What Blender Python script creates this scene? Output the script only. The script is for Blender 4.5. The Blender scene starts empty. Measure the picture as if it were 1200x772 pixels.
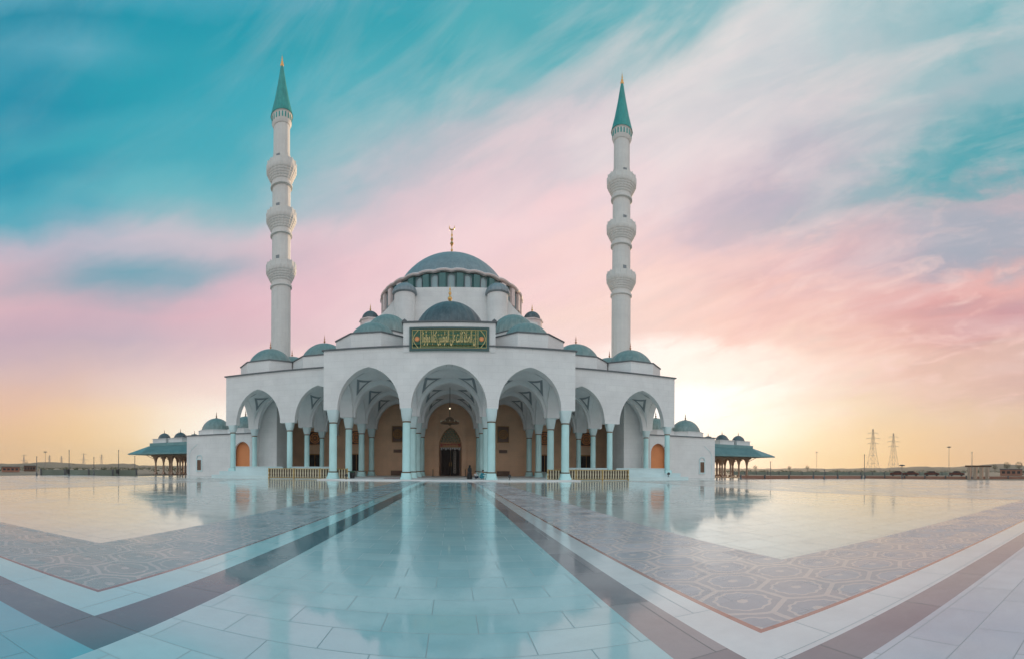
import bpy, bmesh, math, random
from mathutils import Vector, Matrix
random.seed(7)
PI = math.pi
scene = bpy.context.scene
COL = scene.collection
R = math.radians
CAMH = 1.5
BX = -0.55            # axis of the mosque

# ------------------------------------------------------------------ materials
def nt(name):
    m = bpy.data.materials.new(name); m.use_nodes = True
    t = m.node_tree
    return m, t, t.nodes['Principled BSDF']

def nd(t, typ, **kw):
    n = t.nodes.new(typ)
    for k, v in kw.items(): setattr(n, k, v)
    return n

def mth(t, op, a, b=None, c=None, clamp=False):
    n = t.nodes.new('ShaderNodeMath'); n.operation = op; n.use_clamp = clamp
    for i, v in enumerate((a, b, c)):
        if v is None: continue
        if isinstance(v, (int, float)): n.inputs[i].default_value = v
        else: t.links.new(v, n.inputs[i])
    return n.outputs[0]

def mixc(t, f, a, b, blend='MIX'):
    n = t.nodes.new('ShaderNodeMix'); n.data_type = 'RGBA'; n.blend_type = blend
    if isinstance(f, (int, float)): n.inputs[0].default_value = f
    else: t.links.new(f, n.inputs[0])
    for i, v in ((6, a), (7, b)):
        if isinstance(v, (tuple, list)): n.inputs[i].default_value = (*v[:3], 1)
        else: t.links.new(v, n.inputs[i])
    return n.outputs[2]

def noise(t, vec, scale, detail=4, rough=.55):
    n = t.nodes.new('ShaderNodeTexNoise'); n.inputs['Scale'].default_value = scale
    n.inputs['Detail'].default_value = detail; n.inputs['Roughness'].default_value = rough
    if vec is not None: t.links.new(vec, n.inputs['Vector'])
    return n.outputs['Fac']

def ramp(t, f, lo, hi):
    n = t.nodes.new('ShaderNodeMapRange'); n.inputs['From Min'].default_value = lo; n.inputs['From Max'].default_value = hi
    t.links.new(f, n.inputs['Value']); return n.outputs[0]

def bump(t, h, strength, dist, b):
    n = t.nodes.new('ShaderNodeBump'); n.inputs['Strength'].default_value = strength; n.inputs['Distance'].default_value = dist
    t.links.new(h, n.inputs['Height']); t.links.new(n.outputs[0], b.inputs['Normal'])

def stone(name, c, var=.12, rough=.6, joints=None, streak=.15, spec=.5):
    m, t, b = nt(name)
    g = t.nodes.new('ShaderNodeNewGeometry').outputs['Position']
    f1 = noise(t, g, .35, 5); f2 = noise(t, g, 6, 4)
    c2 = tuple(v*(1-var*1.6) for v in c); c3 = tuple(min(1, v*(1+var*.5)) for v in c)
    col = mixc(t, ramp(t, f1, .3, .7), c2, c3)
    col = mixc(t, mth(t, 'MULTIPLY', ramp(t, f2, .4, .8), .25), col, c2)
    # vertical rain streaks
    mp = nd(t, 'ShaderNodeMapping'); mp.inputs['Scale'].default_value = (1.8, 1.8, .1)
    t.links.new(g, mp.inputs[0])
    f3 = ramp(t, noise(t, mp.outputs[0], 1.0, 6, .7), .5, .85)
    col = mixc(t, mth(t, 'MULTIPLY', f3, streak), col, tuple(v*.55 for v in c))
    if joints:
        sep = nd(t, 'ShaderNodeSeparateXYZ'); t.links.new(g, sep.inputs[0])
        cmb = nd(t, 'ShaderNodeCombineXYZ')
        t.links.new(mth(t, 'ADD', sep.outputs[0], sep.outputs[1]), cmb.inputs[0]); t.links.new(sep.outputs[2], cmb.inputs[1])
        br = nd(t, 'ShaderNodeTexBrick'); t.links.new(cmb.outputs[0], br.inputs['Vector'])
        br.inputs['Scale'].default_value = 1; br.inputs['Brick Width'].default_value = joints[0]; br.inputs['Row Height'].default_value = joints[1]
        br.inputs['Mortar Size'].default_value = .012; br.inputs['Mortar Smooth'].default_value = .3
        br.inputs['Color1'].default_value = (1, 1, 1, 1); br.inputs['Color2'].default_value = (.965, .965, .97, 1); br.inputs['Mortar'].default_value = (.80, .80, .80, 1)
        col = mixc(t, 1, col, br.outputs['Color'], 'MULTIPLY')
    t.links.new(col, b.inputs['Base Color'])
    b.inputs['Roughness'].default_value = rough; b.inputs['Specular IOR Level'].default_value = spec
    bump(t, f2, .15, .02, b)
    return m

def metal(name, c, rough=.4, met=.9):
    m, t, b = nt(name)
    g = t.nodes.new('ShaderNodeNewGeometry').outputs['Position']
    f = noise(t, g, 5, 4)
    t.links.new(mixc(t, f, tuple(v*.7 for v in c), c), b.inputs['Base Color'])
    b.inputs['Metallic'].default_value = met
    t.links.new(mth(t, 'MULTIPLY_ADD', f, .25, rough-.1), b.inputs['Roughness'])
    return m

def lead(name, c, c2):
    m, t, b = nt(name)
    g = t.nodes.new('ShaderNodeNewGeometry').outputs['Position']
    f = ramp(t, noise(t, g, .6, 6, .65), .3, .7)
    mp = nd(t, 'ShaderNodeMapping'); mp.inputs['Scale'].default_value = (2.5, 2.5, .25); t.links.new(g, mp.inputs[0])
    f2 = ramp(t, noise(t, mp.outputs[0], 1.2, 5, .7), .45, .8)
    col = mixc(t, f, c, c2)
    col = mixc(t, mth(t, 'MULTIPLY', f2, .45), col, tuple(min(1, v*1.7) for v in c2))
    t.links.new(col, b.inputs['Base Color'])
    b.inputs['Metallic'].default_value = .25; b.inputs['Roughness'].default_value = .42
    bump(t, noise(t, g, 3, 3), .2, .03, b)
    return m

def plain(name, c, rough=.6, var=.2, scale=4, emit=0):
    m, t, b = nt(name)
    g = t.nodes.new('ShaderNodeNewGeometry').outputs['Position']
    f = noise(t, g, scale, 4)
    t.links.new(mixc(t, f, tuple(v*(1-var) for v in c), tuple(min(1, v*(1+var)) for v in c)), b.inputs['Base Color'])
    b.inputs['Roughness'].default_value = rough
    if emit:
        b.inputs['Emission Color'].default_value = (*c, 1); b.inputs['Emission Strength'].default_value = emit
    return m

def floor_mat(name, ca, cb, joint, bw, rh, rough=.06, mortar=.006, off=.5, rot=0, pattern=None, ior=1.85):
    """polished paving slabs: per-slab tone, dark joints, veins, a slightly uneven polish"""
    m, t, b = nt(name)
    g = t.nodes.new('ShaderNodeNewGeometry').outputs['Position']
    mp = nd(t, 'ShaderNodeMapping'); mp.inputs['Rotation'].default_value = (0, 0, rot); mp.inputs['Location'].default_value = (.21, .13, 0)
    t.links.new(g, mp.inputs[0])
    br = nd(t, 'ShaderNodeTexBrick'); t.links.new(mp.outputs[0], br.inputs['Vector'])
    br.offset = off
    br.inputs['Scale'].default_value = 1; br.inputs['Brick Width'].default_value = bw; br.inputs['Row Height'].default_value = rh
    br.inputs['Mortar Size'].default_value = mortar; br.inputs['Mortar Smooth'].default_value = .25; br.inputs['Bias'].default_value = 0
    br.inputs['Color1'].default_value = (*ca, 1); br.inputs['Color2'].default_value = (*cb, 1); br.inputs['Mortar'].default_value = (*joint, 1)
    col = br.outputs['Color']
    v = noise(t, g, 1.3, 7, .7)
    col = mixc(t, mth(t, 'MULTIPLY', ramp(t, v, .42, .62), .22), col, tuple(x*.62 for x in ca))
    v2 = noise(t, g, .16, 4, .6)
    col = mixc(t, mth(t, 'MULTIPLY', ramp(t, v2, .35, .7), .25), col, cb)
    if pattern:
        lc, fc2, per = pattern
        sp = nd(t, 'ShaderNodeSeparateXYZ'); t.links.new(g, sp.inputs[0])
        wob = mth(t, 'MULTIPLY', mth(t, 'SUBTRACT', noise(t, g, 1.9, 3), .5), .13)
        X = mth(t, 'ADD', mth(t, 'DIVIDE', sp.outputs[0], per), wob); Y = mth(t, 'ADD', mth(t, 'DIVIDE', sp.outputs[1], per), wob)
        S3 = 3**.5
        def cell(ox, oy):
            gx = mth(t, 'SUBTRACT', mth(t, 'FRACT', mth(t, 'ADD', X, ox)), .5)
            gy = mth(t, 'MULTIPLY', mth(t, 'SUBTRACT', mth(t, 'FRACT', mth(t, 'ADD', mth(t, 'DIVIDE', Y, S3), oy)), .5), S3)
            return gx, gy, mth(t, 'ADD', mth(t, 'MULTIPLY', gx, gx), mth(t, 'MULTIPLY', gy, gy))
        ax, ay, al = cell(100, 100); bx_, by_, bl = cell(100.5, 100.5)
        sel = mth(t, 'LESS_THAN', al, bl)
        def pick(p, q): return mth(t, 'ABSOLUTE', mth(t, 'ADD', mth(t, 'MULTIPLY', sel, p), mth(t, 'MULTIPLY', mth(t, 'SUBTRACT', 1, sel), q)))
        gx, gy = pick(ax, bx_), pick(ay, by_)
        h1 = mth(t, 'MAXIMUM', gx, mth(t, 'ADD', mth(t, 'MULTIPLY', gx, .5), mth(t, 'MULTIPLY', gy, .866)))      # hexagon
        h2 = mth(t, 'MAXIMUM', gy, mth(t, 'ADD', mth(t, 'MULTIPLY', gy, .5), mth(t, 'MULTIPLY', gx, .866)))      # the same turned by 30 degrees
        # six pointed star: the smaller of two opposed triangles is read from the product of both hexagons
        star = mth(t, 'MINIMUM', mth(t, 'MAXIMUM', h1, mth(t, 'MULTIPLY', h2, .78)), mth(t, 'MAXIMUM', h2, mth(t, 'MULTIPLY', h1, .9)))
        ln1 = mth(t, 'GREATER_THAN', h1, .462)
        ln2 = mth(t, 'LESS_THAN', mth(t, 'ABSOLUTE', mth(t, 'SUBTRACT', star, .33)), .020)
        mid = mth(t, 'LESS_THAN', h2, .07)
        mask = mth(t, 'MAXIMUM', mth(t, 'MAXIMUM', ln1, ln2), mid)
        tone = mth(t, 'GREATER_THAN', star, .33)
        col = mixc(t, mth(t, 'MULTIPLY', tone, .6), col, fc2)
        col = mixc(t, mth(t, 'MULTIPLY', mask, mth(t, 'MULTIPLY_ADD', noise(t, g, 1.1, 3), .6, .35)), col, lc)
    col = mixc(t, mth(t, 'MULTIPLY', ramp(t, noise(t, g, .55, 8, .72), .52, .72), .16), col, (.50, .47, .44))
    t.links.new(col, b.inputs['Base Color'])
    mott = noise(t, g, 3.5, 5, .6)
    r_ = mth(t, 'ADD', mth(t, 'MULTIPLY_ADD', ramp(t, mott, .4, .8), .05, rough*.7), mth(t, 'MULTIPLY', ramp(t, v2, .35, .65), .03))
    br2 = nd(t, 'ShaderNodeTexBrick'); br2.offset = off; t.links.new(mp.outputs[0], br2.inputs['Vector'])
    br2.inputs['Scale'].default_value = 1; br2.inputs['Brick Width'].default_value = bw; br2.inputs['Row Height'].default_value = rh; br2.inputs['Mortar Size'].default_value = mortar
    br2.inputs['Color1'].default_value = (0, 0, 0, 1); br2.inputs['Color2'].default_value = (1, 1, 1, 1); br2.inputs['Mortar'].default_value = (1, 1, 1, 1)
    r_ = mth(t, 'MULTIPLY_ADD', br2.outputs['Color'], rough*.7, r_)
    dust = mth(t, 'MULTIPLY', ramp(t, noise(t, g, .55, 8, .72), .50, .68), ramp(t, noise(t, g, 9, 6, .7), .35, .6))
    r_ = mth(t, 'MULTIPLY_ADD', dust, .16, r_)
    r_ = mth(t, 'MULTIPLY_ADD', br.outputs['Fac'], .3, r_)
    t.links.new(r_, b.inputs['Roughness'])
    b.inputs['IOR'].default_value = ior
    # each slab lies minutely out of level, the joints are cut in
    h = mth(t, 'ADD', mth(t, 'MULTIPLY', br.outputs['Fac'], -.6), mth(t, 'MULTIPLY', noise(t, g, .9, 2), .35))
    h = mth(t, 'ADD', h, mth(t, 'MULTIPLY', noise(t, g, 14, 3), .03))
    bump(t, h, .12, .01, b)
    return m

M = {}
M['white'] = stone('white_stone', (.82, .81, .80), .07, .55, (1.7, .85), .10)
M['vault'] = stone('vault_plaster', (.80, .80, .80), .08, .7, None, .05)
M['column'] = stone('aqua_marble', (.56, .86, .86), .10, .22, None, .08)
M['capital'] = stone('capital_marble', (.66, .80, .81), .08, .4, None, .05)
M['ring'] = metal('bronze_ring', (.22, .13, .07), .4, .7)
M['minaret'] = stone('minaret_stone', (.76, .74, .71), .05, .6, (1.2, .9), .2)
M['beige'] = stone('sand_stone', (.84, .54, .35), .12, .6, (1.9, 1.0), .12)
M['lead'] = lead('lead_teal', (.16, .225, .22), (.25, .32, .31))
M['lead2'] = lead('lead_grey', (.19, .225, .25), (.27, .31, .335))
M['lead3'] = lead('lead_dark', (.05, .075, .088), (.12, .15, .165))
M['spire'] = lead('spire_green', (.02, .24, .22), (.04, .32, .29))
M['gold'] = metal('gold', (.85, .50, .18), .3, .95)
M['copper'] = metal('copper', (.70, .36, .24), .4, .8)
M['cornice'] = plain('cornice_lead', (.13, .14, .15), .6)
M['drum'] = plain('drum_green', (.06, .17, .17), .4, .15)
M['pane'] = plain('window_pane', (.30, .42, .44), .12, .1)
M['pink'] = stone('pink_stone', (.80, .67, .65), .08, .6, None, .1)
M['ornament'] = plain('dark_inlay', (.24, .27, .29), .6)
M['signgreen'] = plain('sign_green', (.01, .10, .05), .35, .3)
M['signframe'] = plain('sign_frame', (.05, .11, .11), .4)
M['goldpaint'] = plain('gold_lettering', (.66, .52, .22), .35, .2)
M['scroll'] = plain('scroll_gold', (.30, .30, .10), .4, .3)
M['orange'] = plain('orange_medallion', (.85, .33, .12), .4, .15)
M['door'] = plain('dark_wood', (.02, .010, .008), .7, .4, 8)
M['hood'] = stone('hood_stone', (.42, .40, .27), .15, .6)
M['lattice'] = plain('pale_inlay', (.80, .72, .66), .4)
M['redgold'] = plain('red_inscription', (.42, .08, .03), .4, .3)
M['brown'] = plain('brown_wood', (.14, .07, .04), .4, .4)
M['medal'] = plain('gilded_medallion', (.40, .19, .05), .35, .4, 3)
M['orange_lit'] = plain('orange_lit_plaster', (.80, .30, .12), .7, .1, .8)  # plaster with the warm lamplight put into its orange base colour
M['black'] = plain('black_paint', (.02, .02, .022), .4)
M['iron'] = plain('grey_iron', (.12, .12, .13), .5)
M['pylon'] = plain('galvanised_steel', (.20, .18, .18), .6)
M['rail_gold'] = plain('rail_gold', (.45, .30, .10), .4, .3)
M['rail_white'] = plain('rail_white', (.66, .58, .42), .4)
M['rail_back'] = plain('rail_back', (.09, .06, .04), .5)
M['canopy'] = lead('canopy_teal', (.12, .25, .265), (.17, .33, .34))
M['soffit'] = stone('warm_soffit', (.55, .40, .30), .1, .7)
M['wallred'] = plain('red_wall', (.36, .17, .12), .8, .2, .5)
M['screen'] = plain('green_screen', (.20, .23, .19), .8, .2, .3)
M['rug'] = plain('red_rug', (.22, .03, .04), .9)
M['skin'] = plain('skin', (.38, .22, .15), .5, .05)
M['clothblack'] = plain('black_cloth', (.012, .012, .014), .8)
M['clothteal'] = plain('teal_cloth', (.03, .32, .42), .8)
M['clothwhite'] = plain('white_cloth', (.6, .6, .6), .8)
M['denim'] = plain('dark_denim', (.03, .04, .07), .8)
M['hair'] = plain('dark_hair', (.01, .008, .007), .5)
M['leaf'] = plain('foliage', (.07, .085, .04), .8, .4, 2)
M['bark'] = plain('bark', (.09, .06, .04), .9)
M['carred'] = plain('dark_red_paint', (.10, .02, .015), .2, .1)
M['glass'] = plain('dark_glass', (.02, .025, .03), .08, .1)
M['bulb'] = plain('lit_bulb', (1, .85, .6), .3, 0, 1, 2.5)

# ------------------------------------------------------------------ mesh helpers
def NB(): return bmesh.new()

def obj(name, bm, mat, parent=None, smooth=False, origin=None):
    """link bm (world coordinates) as one mesh object, its origin at its parent (or at `origin`)"""
    me = bpy.data.meshes.new(name)
    wl = Vector((0, 0, 0))
    p = parent
    while p is not None: wl += p.location; p = p.parent
    o = bpy.data.objects.new(name, me); COL.objects.link(o)
    base = Vector(origin) if origin is not None else wl
    bmesh.ops.recalc_face_normals(bm, faces=bm.faces)
    for v in bm.verts: v.co -= base
    if smooth:
        for f in bm.faces: f.smooth = True
    bm.to_mesh(me); bm.free()
    if smooth:
        try: me.set_sharp_from_angle(angle=R(38))
        except Exception: pass
    me.materials.append(M[mat] if isinstance(mat, str) else mat)
    o.location = base - wl if parent is not None else base
    if parent is not None: o.parent = parent
    return o

def tag(o, label, cat, group=None, kind=None):
    if label: o['label'] = label
    if cat: o['category'] = cat
    if group: o['group'] = group
    if kind: o['kind'] = kind
    return o

def thing(name, label, cat, loc=(0, 0, 0), group=None):
    o = bpy.data.objects.new(name, None); COL.objects.link(o); o.location = loc; o.empty_display_size = .5
    return tag(o, label, cat, group)

def struct(name, bm, mat, smooth=False):
    o = obj(name, bm, mat, None, smooth); o['kind'] = 'structure'; return o

def kids(o): return [c for c in bpy.data.objects if c.parent == o]

def copy_tree(o, parent=None):
    c = o.copy(); COL.objects.link(c); c.parent = parent
    for ch in kids(o): copy_tree(ch, c)
    return c

def box(bm, x0, x1, y0, y1, z0, z1):
    vs = [bm.verts.new((x, y, z)) for z in (z0, z1) for x, y in ((x0, y0), (x1, y0), (x1, y1), (x0, y1))]
    for f in ((3, 2, 1, 0), (4, 5, 6, 7), (0, 1, 5, 4), (1, 2, 6, 5), (2, 3, 7, 6), (3, 0, 4, 7)):
        bm.faces.new([vs[i] for i in f])

def lathe(bm, prof, cx=0, cy=0, seg=32, rfun=None, a0=0, cap=True):
    """prof: list of (r, z) from bottom to top"""
    rings = []
    for r, z in prof:
        if r < 1e-5: rings.append([bm.verts.new((cx, cy, z))]); continue
        rings.append([bm.verts.new((cx+(r*(rfun(2*PI*i/seg, r, z) if rfun else 1))*math.cos(a0+2*PI*i/seg),
                                    cy+(r*(rfun(2*PI*i/seg, r, z) if rfun else 1))*math.sin(a0+2*PI*i/seg), z)) for i in range(seg)])
    for A, B in zip(rings, rings[1:]):
        for i in range(seg):
            j = (i+1) % seg
            if len(A) == 1 and len(B) == 1: continue
            if len(A) == 1: bm.faces.new((A[0], B[j], B[i]))
            elif len(B) == 1: bm.faces.new((A[i], A[j], B[0]))
            else: bm.faces.new((A[i], A[j], B[j], B[i]))
    if cap:
        if len(rings[0]) > 1: bm.faces.new(rings[0][::-1])
        if len(rings[-1]) > 1: bm.faces.new(rings[-1])

def tube(bm, p, q, r, seg=8, r2=None):
    p = Vector(p); q = Vector(q); d = (q-p)
    if d.length < 1e-6: return
    a = d.to_track_quat('Z', 'Y').to_matrix(); r2 = r if r2 is None else r2
    A = [bm.verts.new(p+a@Vector((r*math.cos(2*PI*i/seg), r*math.sin(2*PI*i/seg), 0))) for i in range(seg)]
    B = [bm.verts.new(q+a@Vector((r2*math.cos(2*PI*i/seg), r2*math.sin(2*PI*i/seg), 0))) for i in range(seg)]
    for i in range(seg): bm.faces.new((A[i], A[(i+1) % seg], B[(i+1) % seg], B[i]))
    bm.faces.new(A[::-1]); bm.faces.new(B)

def path(bm, pts, r, seg=6):
    for a, b in zip(pts, pts[1:]): tube(bm, a, b, r, seg)

def arch_z(x, w, H):
    """height over the springing of a two-centred pointed arch, x from its middle"""
    x = min(abs(x), w)
    Rr = (w*w+H*H)/(2*w)
    return .68*math.sqrt(max(0, Rr*Rr-(x+Rr-w)**2))+.32*H*math.sqrt(max(0, 1-(x/w)**2.4))

def arch_wall(bm, axis, pos0, pos1, a0, a1, zb, zt, ops, n=28):
    """wall along x (axis 'x', thickness pos0..pos1 in y) or along y (axis 'y'); ops = (centre, half width, springing, rise)"""
    st = []
    cur = a0
    for c, w, s, H in sorted(ops):
        if c-w > cur+1e-4: st.append((cur, zb)); st.append((c-w, zb))
        xs_ = [c-w*math.cos(PI*i/n) for i in range(n+1)]
        if c-w < a0-1e-4: xs_ = [a0]+[x for x in xs_ if x > a0+1e-3]      # the start of the arch hides behind a neighbour
        if c+w > a1+1e-4: xs_ = [x for x in xs_ if x < a1-1e-3]+[a1]
        for x in xs_: st.append((x, s+arch_z(x-c, w, H)))
        cur = min(c+w, a1)
    if cur < a1-1e-4: st.append((cur, zb)); st.append((a1, zb))
    def P(a, p, z): return (a, p, z) if axis == 'x' else (p, a, z)
    cols = [[bm.verts.new(P(a, p, z)) for p in (pos0, pos1) for z in (zl, zt)] for a, zl in st]
    for A, B in zip(cols, cols[1:]):
        same = (A[0].co-B[0].co).length
        if same < 1e-6: continue
        horiz = (A[1].co-B[1].co).length
        if horiz > 1e-6:
            bm.faces.new((A[0], B[0], B[1], A[1])); bm.faces.new((A[2], A[3], B[3], B[2])); bm.faces.new((A[1], B[1], B[3], A[3]))
        bm.faces.new((A[0], A[2], B[2], B[0]))
    for A in (cols[0], cols[-1]): bm.faces.new((A[0], A[1], A[3], A[2]))
    bmesh.ops.remove_doubles(bm, verts=bm.verts, dist=1e-4)

def vault(bm, x0, x1, y0, y1, s, Hx, Hy, n=30, ac=None):
    cx, cy, wx, wy = (x0+x1)/2, (y0+y1)/2, (x1-x0)/2, (y1-y0)/2
    acx, awx = ac or (cx, wx)      # middle and half width of the arch the vault springs from
    def z(x, y): return s+(arch_z(x-acx, awx, Hx)**7+arch_z(y-cy, wy, Hy)**7)**(1/7)
    g = [[bm.verts.new((cx-wx*math.cos(PI*i/n), cy-wy*math.cos(PI*j/n), z(cx-wx*math.cos(PI*i/n), cy-wy*math.cos(PI*j/n)))) for j in range(n+1)] for i in range(n+1)]
    for i in range(n):
        for j in range(n): bm.faces.new((g[i][j], g[i][j+1], g[i+1][j+1], g[i+1][j]))
    return z, cx, cy, wx, wy

def inlay(z, cx, cy, wx, wy):
    """flat dark triangle frames inlaid in the four pendentives of a vault, one mesh each"""
    out = []
    for sx in (-1, 1):
        for sy in (-1, 1):
            b = bmesh.new()
            T = [(.84, .84), (.70, .24), (.24, .70)]
            g = (sum(p[0] for p in T)/3, sum(p[1] for p in T)/3)
            def pt(p): 
                x, y = cx+sx*wx*p[0], cy+sy*wy*p[1]; return b.verts.new((x, y, z(x, y)-.035))
            k = 10; O = []; I = []
            for a, c in zip(T, T[1:]+T[:1]):
                for i in range(k):
                    t_ = i/k; p = (a[0]+(c[0]-a[0])*t_, a[1]+(c[1]-a[1])*t_); O.append(pt(p)); I.append(pt((g[0]+(p[0]-g[0])*.52, g[1]+(p[1]-g[1])*.52)))
            for i in range(len(O)):
                j = (i+1) % len(O); b.faces.new((O[i], O[j], I[j], I[i]))
            out.append(b)
    return out

def dome_prof(Rb, z0, h, n=14, lip=.12):
    """bottom radius Rb, height h: arc of a circle"""
    Rs = (Rb*Rb+h*h)/(2*h); zc = z0+h-Rs
    a0 = math.asin(min(1, Rb/Rs)); 
    if h > Rb: a0 = PI-a0
    pr = [(Rb+lip, z0-.12), (Rb+lip, z0)]
    for i in range(n+1):
        a = a0*(1-i/n)
        pr.append((Rs*math.sin(a), zc+Rs*math.cos(a)))
    pr[-1] = (0, z0+h)
    return pr

def ribs(nr, amp=.012):
    def f(a, r, z):
        t = (a*nr/(2*PI)) % 1
        return 1+amp*(1 if min(t, 1-t) < .13 else 0)
    return f

def finial(bm, x, y, z, s=1.0):
    lathe(bm, [(0.12*s, z-.3*s), (.30*s, z), (.30*s, z+.08*s), (.09*s, z+.2*s), (.20*s, z+.42*s), (.20*s, z+.52*s), (.06*s, z+.72*s), (.13*s, z+.9*s), (.13*s, z+.98*s), (.04*s, z+1.15*s), (.085*s, z+1.3*s), (.03*s, z+1.45*s), (0, z+1.95*s)], x, y, 12)

def ngon_ring(n, r, z, cx, cy, a0): return [(cx+r*math.cos(a0+2*PI*i/n), cy+r*math.sin(a0+2*PI*i/n), z) for i in range(n)]

# ------------------------------------------------------------------ the mosque
mosque = thing('mosque', 'large white domed mosque with a deep arched portico and a green calligraphy panel', 'mosque', (BX, 53, 0))

def bpart(name, bm, mat, parent=None, smooth=False, origin=None):
    for v in bm.verts: v.co.x += BX
    if origin is not None: origin = (origin[0]+BX, origin[1], origin[2])
    return obj(name, bm, mat, parent or mosque, smooth, origin)

ROWS = [53.0, 62.0, 71.0, 80.0]
WROWS = [57.0, 65.0, 73.0]
SP, SPW = 9.05, 8.05
# floors and steps
b = NB(); box(b, -16.4, 16.4, 53.9-2.6, 82.4, 0, .14); bpart('portico_floor', b, 'white')
b = NB(); box(b, -15.2, 15.2, 50.6, 51.3, 0, .07); bpart('step', b, 'white')
for s in (-1, 1):
    b = NB(); x0, x1 = sorted((s*16.4, s*33.6)); box(b, x0, x1, 56.0, 82.4, 0, 1.0)
    bpart('podium', b, 'capital')
    b = NB(); x0, x1 = sorted((s*16.45, s*34.4)); box(b, x0, x1, 55.0, 55.995, 0, .45)
    bpart('podium_step', b, 'capital')
    for xa, xb in ((16.2, 22.1), (23.5, 31.3)):
        b = NB(); x0, x1 = sorted((s*xa, s*xb)); box(b, x0, x1, 56.9, 57.2, 1.0, 1.62); box(b, x0-.02, x1+.02, 56.82, 57.28, 1.62, 1.72)
        bpart('balustrade', b, 'capital')

# centre portico: arch walls across and along
for i, y in enumerate(ROWS):
    b = NB()
    t0, t1 = (y-.0, y+1.2) if i == 0 else (y-.5, y+.6)
    zt = 16.7 if i == 0 else 15.5
    arch_wall(b, 'x', t0, t1, -16.1 if i == 0 else -14.2, 16.1 if i == 0 else 14.2, SP, zt,
              [(-10.2, 4.05, SP, 5.3), (0, 4.75, SP, 5.45), (10.2, 4.05, SP, 5.3)] if i == 0 else
              [(-10.1, 3.75, SP, 4.75), (0, 4.35, SP, 4.9), (10.1, 3.75, SP, 4.75)])
    bpart('facade_wall' if i == 0 else 'arcade_wall', b, 'white' if i == 0 else 'vault')
for s in (-1, 1):
    for xa, xb, zt in ((4.75, 5.95, 15.5), (14.2, 16.1, 15.51)):
        b = NB(); x0, x1 = sorted((s*xa, s*xb))
        arch_wall(b, 'y', x0, x1, 54.2, 82.2, SP, zt, [((a+c)/2+.05, 3.6, SP, 4.75) for a, c in zip(ROWS, ROWS[1:])])
        bpart('arcade_wall', b, 'vault')
b = NB(); box(b, -16.08, 16.08, 54.2, 82.0, 15.55, 16.65); bpart('roof', b, 'white')
# vaults
def add_vault(x0, x1, y0, y1, s, Hx, Hy, orn=True, ac=None):
    b = NB(); q = vault(b, x0, x1, y0, y1, s, Hx, Hy, ac=ac)
    v = bpart('vault', b, 'vault', None, True)
    if orn:
        for ib in inlay(*q): bpart('inlay', ib, 'ornament', v)
for r0, r1 in zip(ROWS, ROWS[1:]):
    y0 = r0+(1.2 if r0 == 53 else .6); y1 = r1-.5
    add_vault(-4.75, 4.75, y0, y1, SP, 5.5, 5.3, True)
    for s in (-1, 1):
        x0, x1 = sorted((s*5.95, s*14.2)); add_vault(x0, x1, y0, y1, SP, 5.4, 5.3)

# wings
for s in (-1, 1):
    for i, y in enumerate(WROWS):
        b = NB()
        t0, t1 = (y, y+1.1) if i == 0 else (y-.5, y+.5)
        hw = [(s*18.15, 3.5, SPW, 5.1), (s*27.6, 3.65, SPW, 5.15)]
        x0, x1 = sorted((s*16.12, s*(33.05 if i == 0 else 32.0)))
        # only the opening part outside the centre block
        if s > 0: ops = [((16.12+21.65)/2+.0, (21.65-16.12)/2, SPW, 5.1), hw[1]]
        else: ops = [(-(16.12+21.65)/2, (21.65-16.12)/2, SPW, 5.1), hw[1]]
        # keep the full curve: the inner arch is the outer part of an arch whose springing hides behind the centre block
        arch_wall(b, 'x', t0, t1, x0, x1, SPW, 15.5 if i == 0 else 14.5, [hw[1], (s*18.2, 3.5, SPW, 5.1)])
        bpart('wing_wall' if i == 0 else 'arcade_wall', b, 'white' if i == 0 else 'vault')
    for xa, xb, zt, end in ((22.0, 23.3, 14.51, 0), (32.0, 33.05, 15.49, 1)):
        b = NB(); x0, x1 = sorted((s*xa, s*xb))
        arch_wall(b, 'y', x0, x1, 58.1, 82.1 if not end else 65.5, SPW, zt, [(61.3, 3.2, SPW, 4.9)]+([] if end else [(69.05, 3.3, SPW, 4.9), (77.6, 3.6, SPW, 4.9)]))
        bpart('wing_wall' if end else 'arcade_wall', b, 'white' if end else 'vault')
    b = NB(); x0, x1 = sorted((s*32.0, s*33.0)); box(b, x0, x1, 65.5, 82.1, 1.0, 15.45); bpart('hall_wall', b, 'white')
    b = NB(); x0, x1 = sorted((s*16.12, s*33.0)); box(b, x0, x1, 58.1, 82.1, 14.55, 15.4); bpart('roof', b, 'white')
    # projecting white corner block behind the end bay
    b = NB(); x0, x1 = sorted((s*28.7, s*32.0)); box(b, x0, x1, 66.6, 73, 1.0, 14.5); bpart('hall_wall', b, 'white')
    for r0, r1 in zip(WROWS, WROWS[1:]+[81.5]):
        y0 = r0+(1.1 if r0 == 57 else .5); y1 = r1-.5
        for xa, xb in ((16.12, 22.0), (23.3, 32.0)):
            x0, x1 = sorted((s*xa, s*xb)); add_vault(x0, x1, y0, y1, SPW, 5.2, 5.1, r0 < 70, (s*18.2, 3.8) if xa < 20 else None)

# cornices
def cornice(x0, x1, y0, y1, z, parent=None):
    b = NB()
    box(b, x0, x1, y0-.22, y0-.003, z, z+.16)
    for sx in (x0, x1):
        a, c = (sx-.2, sx-.003) if sx == x0 else (sx+.003, sx+.2)
        box(b, a, c, y0-.22, y1, z, z+.16)
    box(b, x0, x1, y0-.003, y1, z+.02, z+.15)
    bpart('cornice', b, 'cornice')
cornice(-16.12, 16.12, 53, 57, 16.7)
cornice(-33.07, -16.35, 57, 82, 15.5)
cornice(16.35, 33.07, 57, 82, 15.5)

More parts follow.
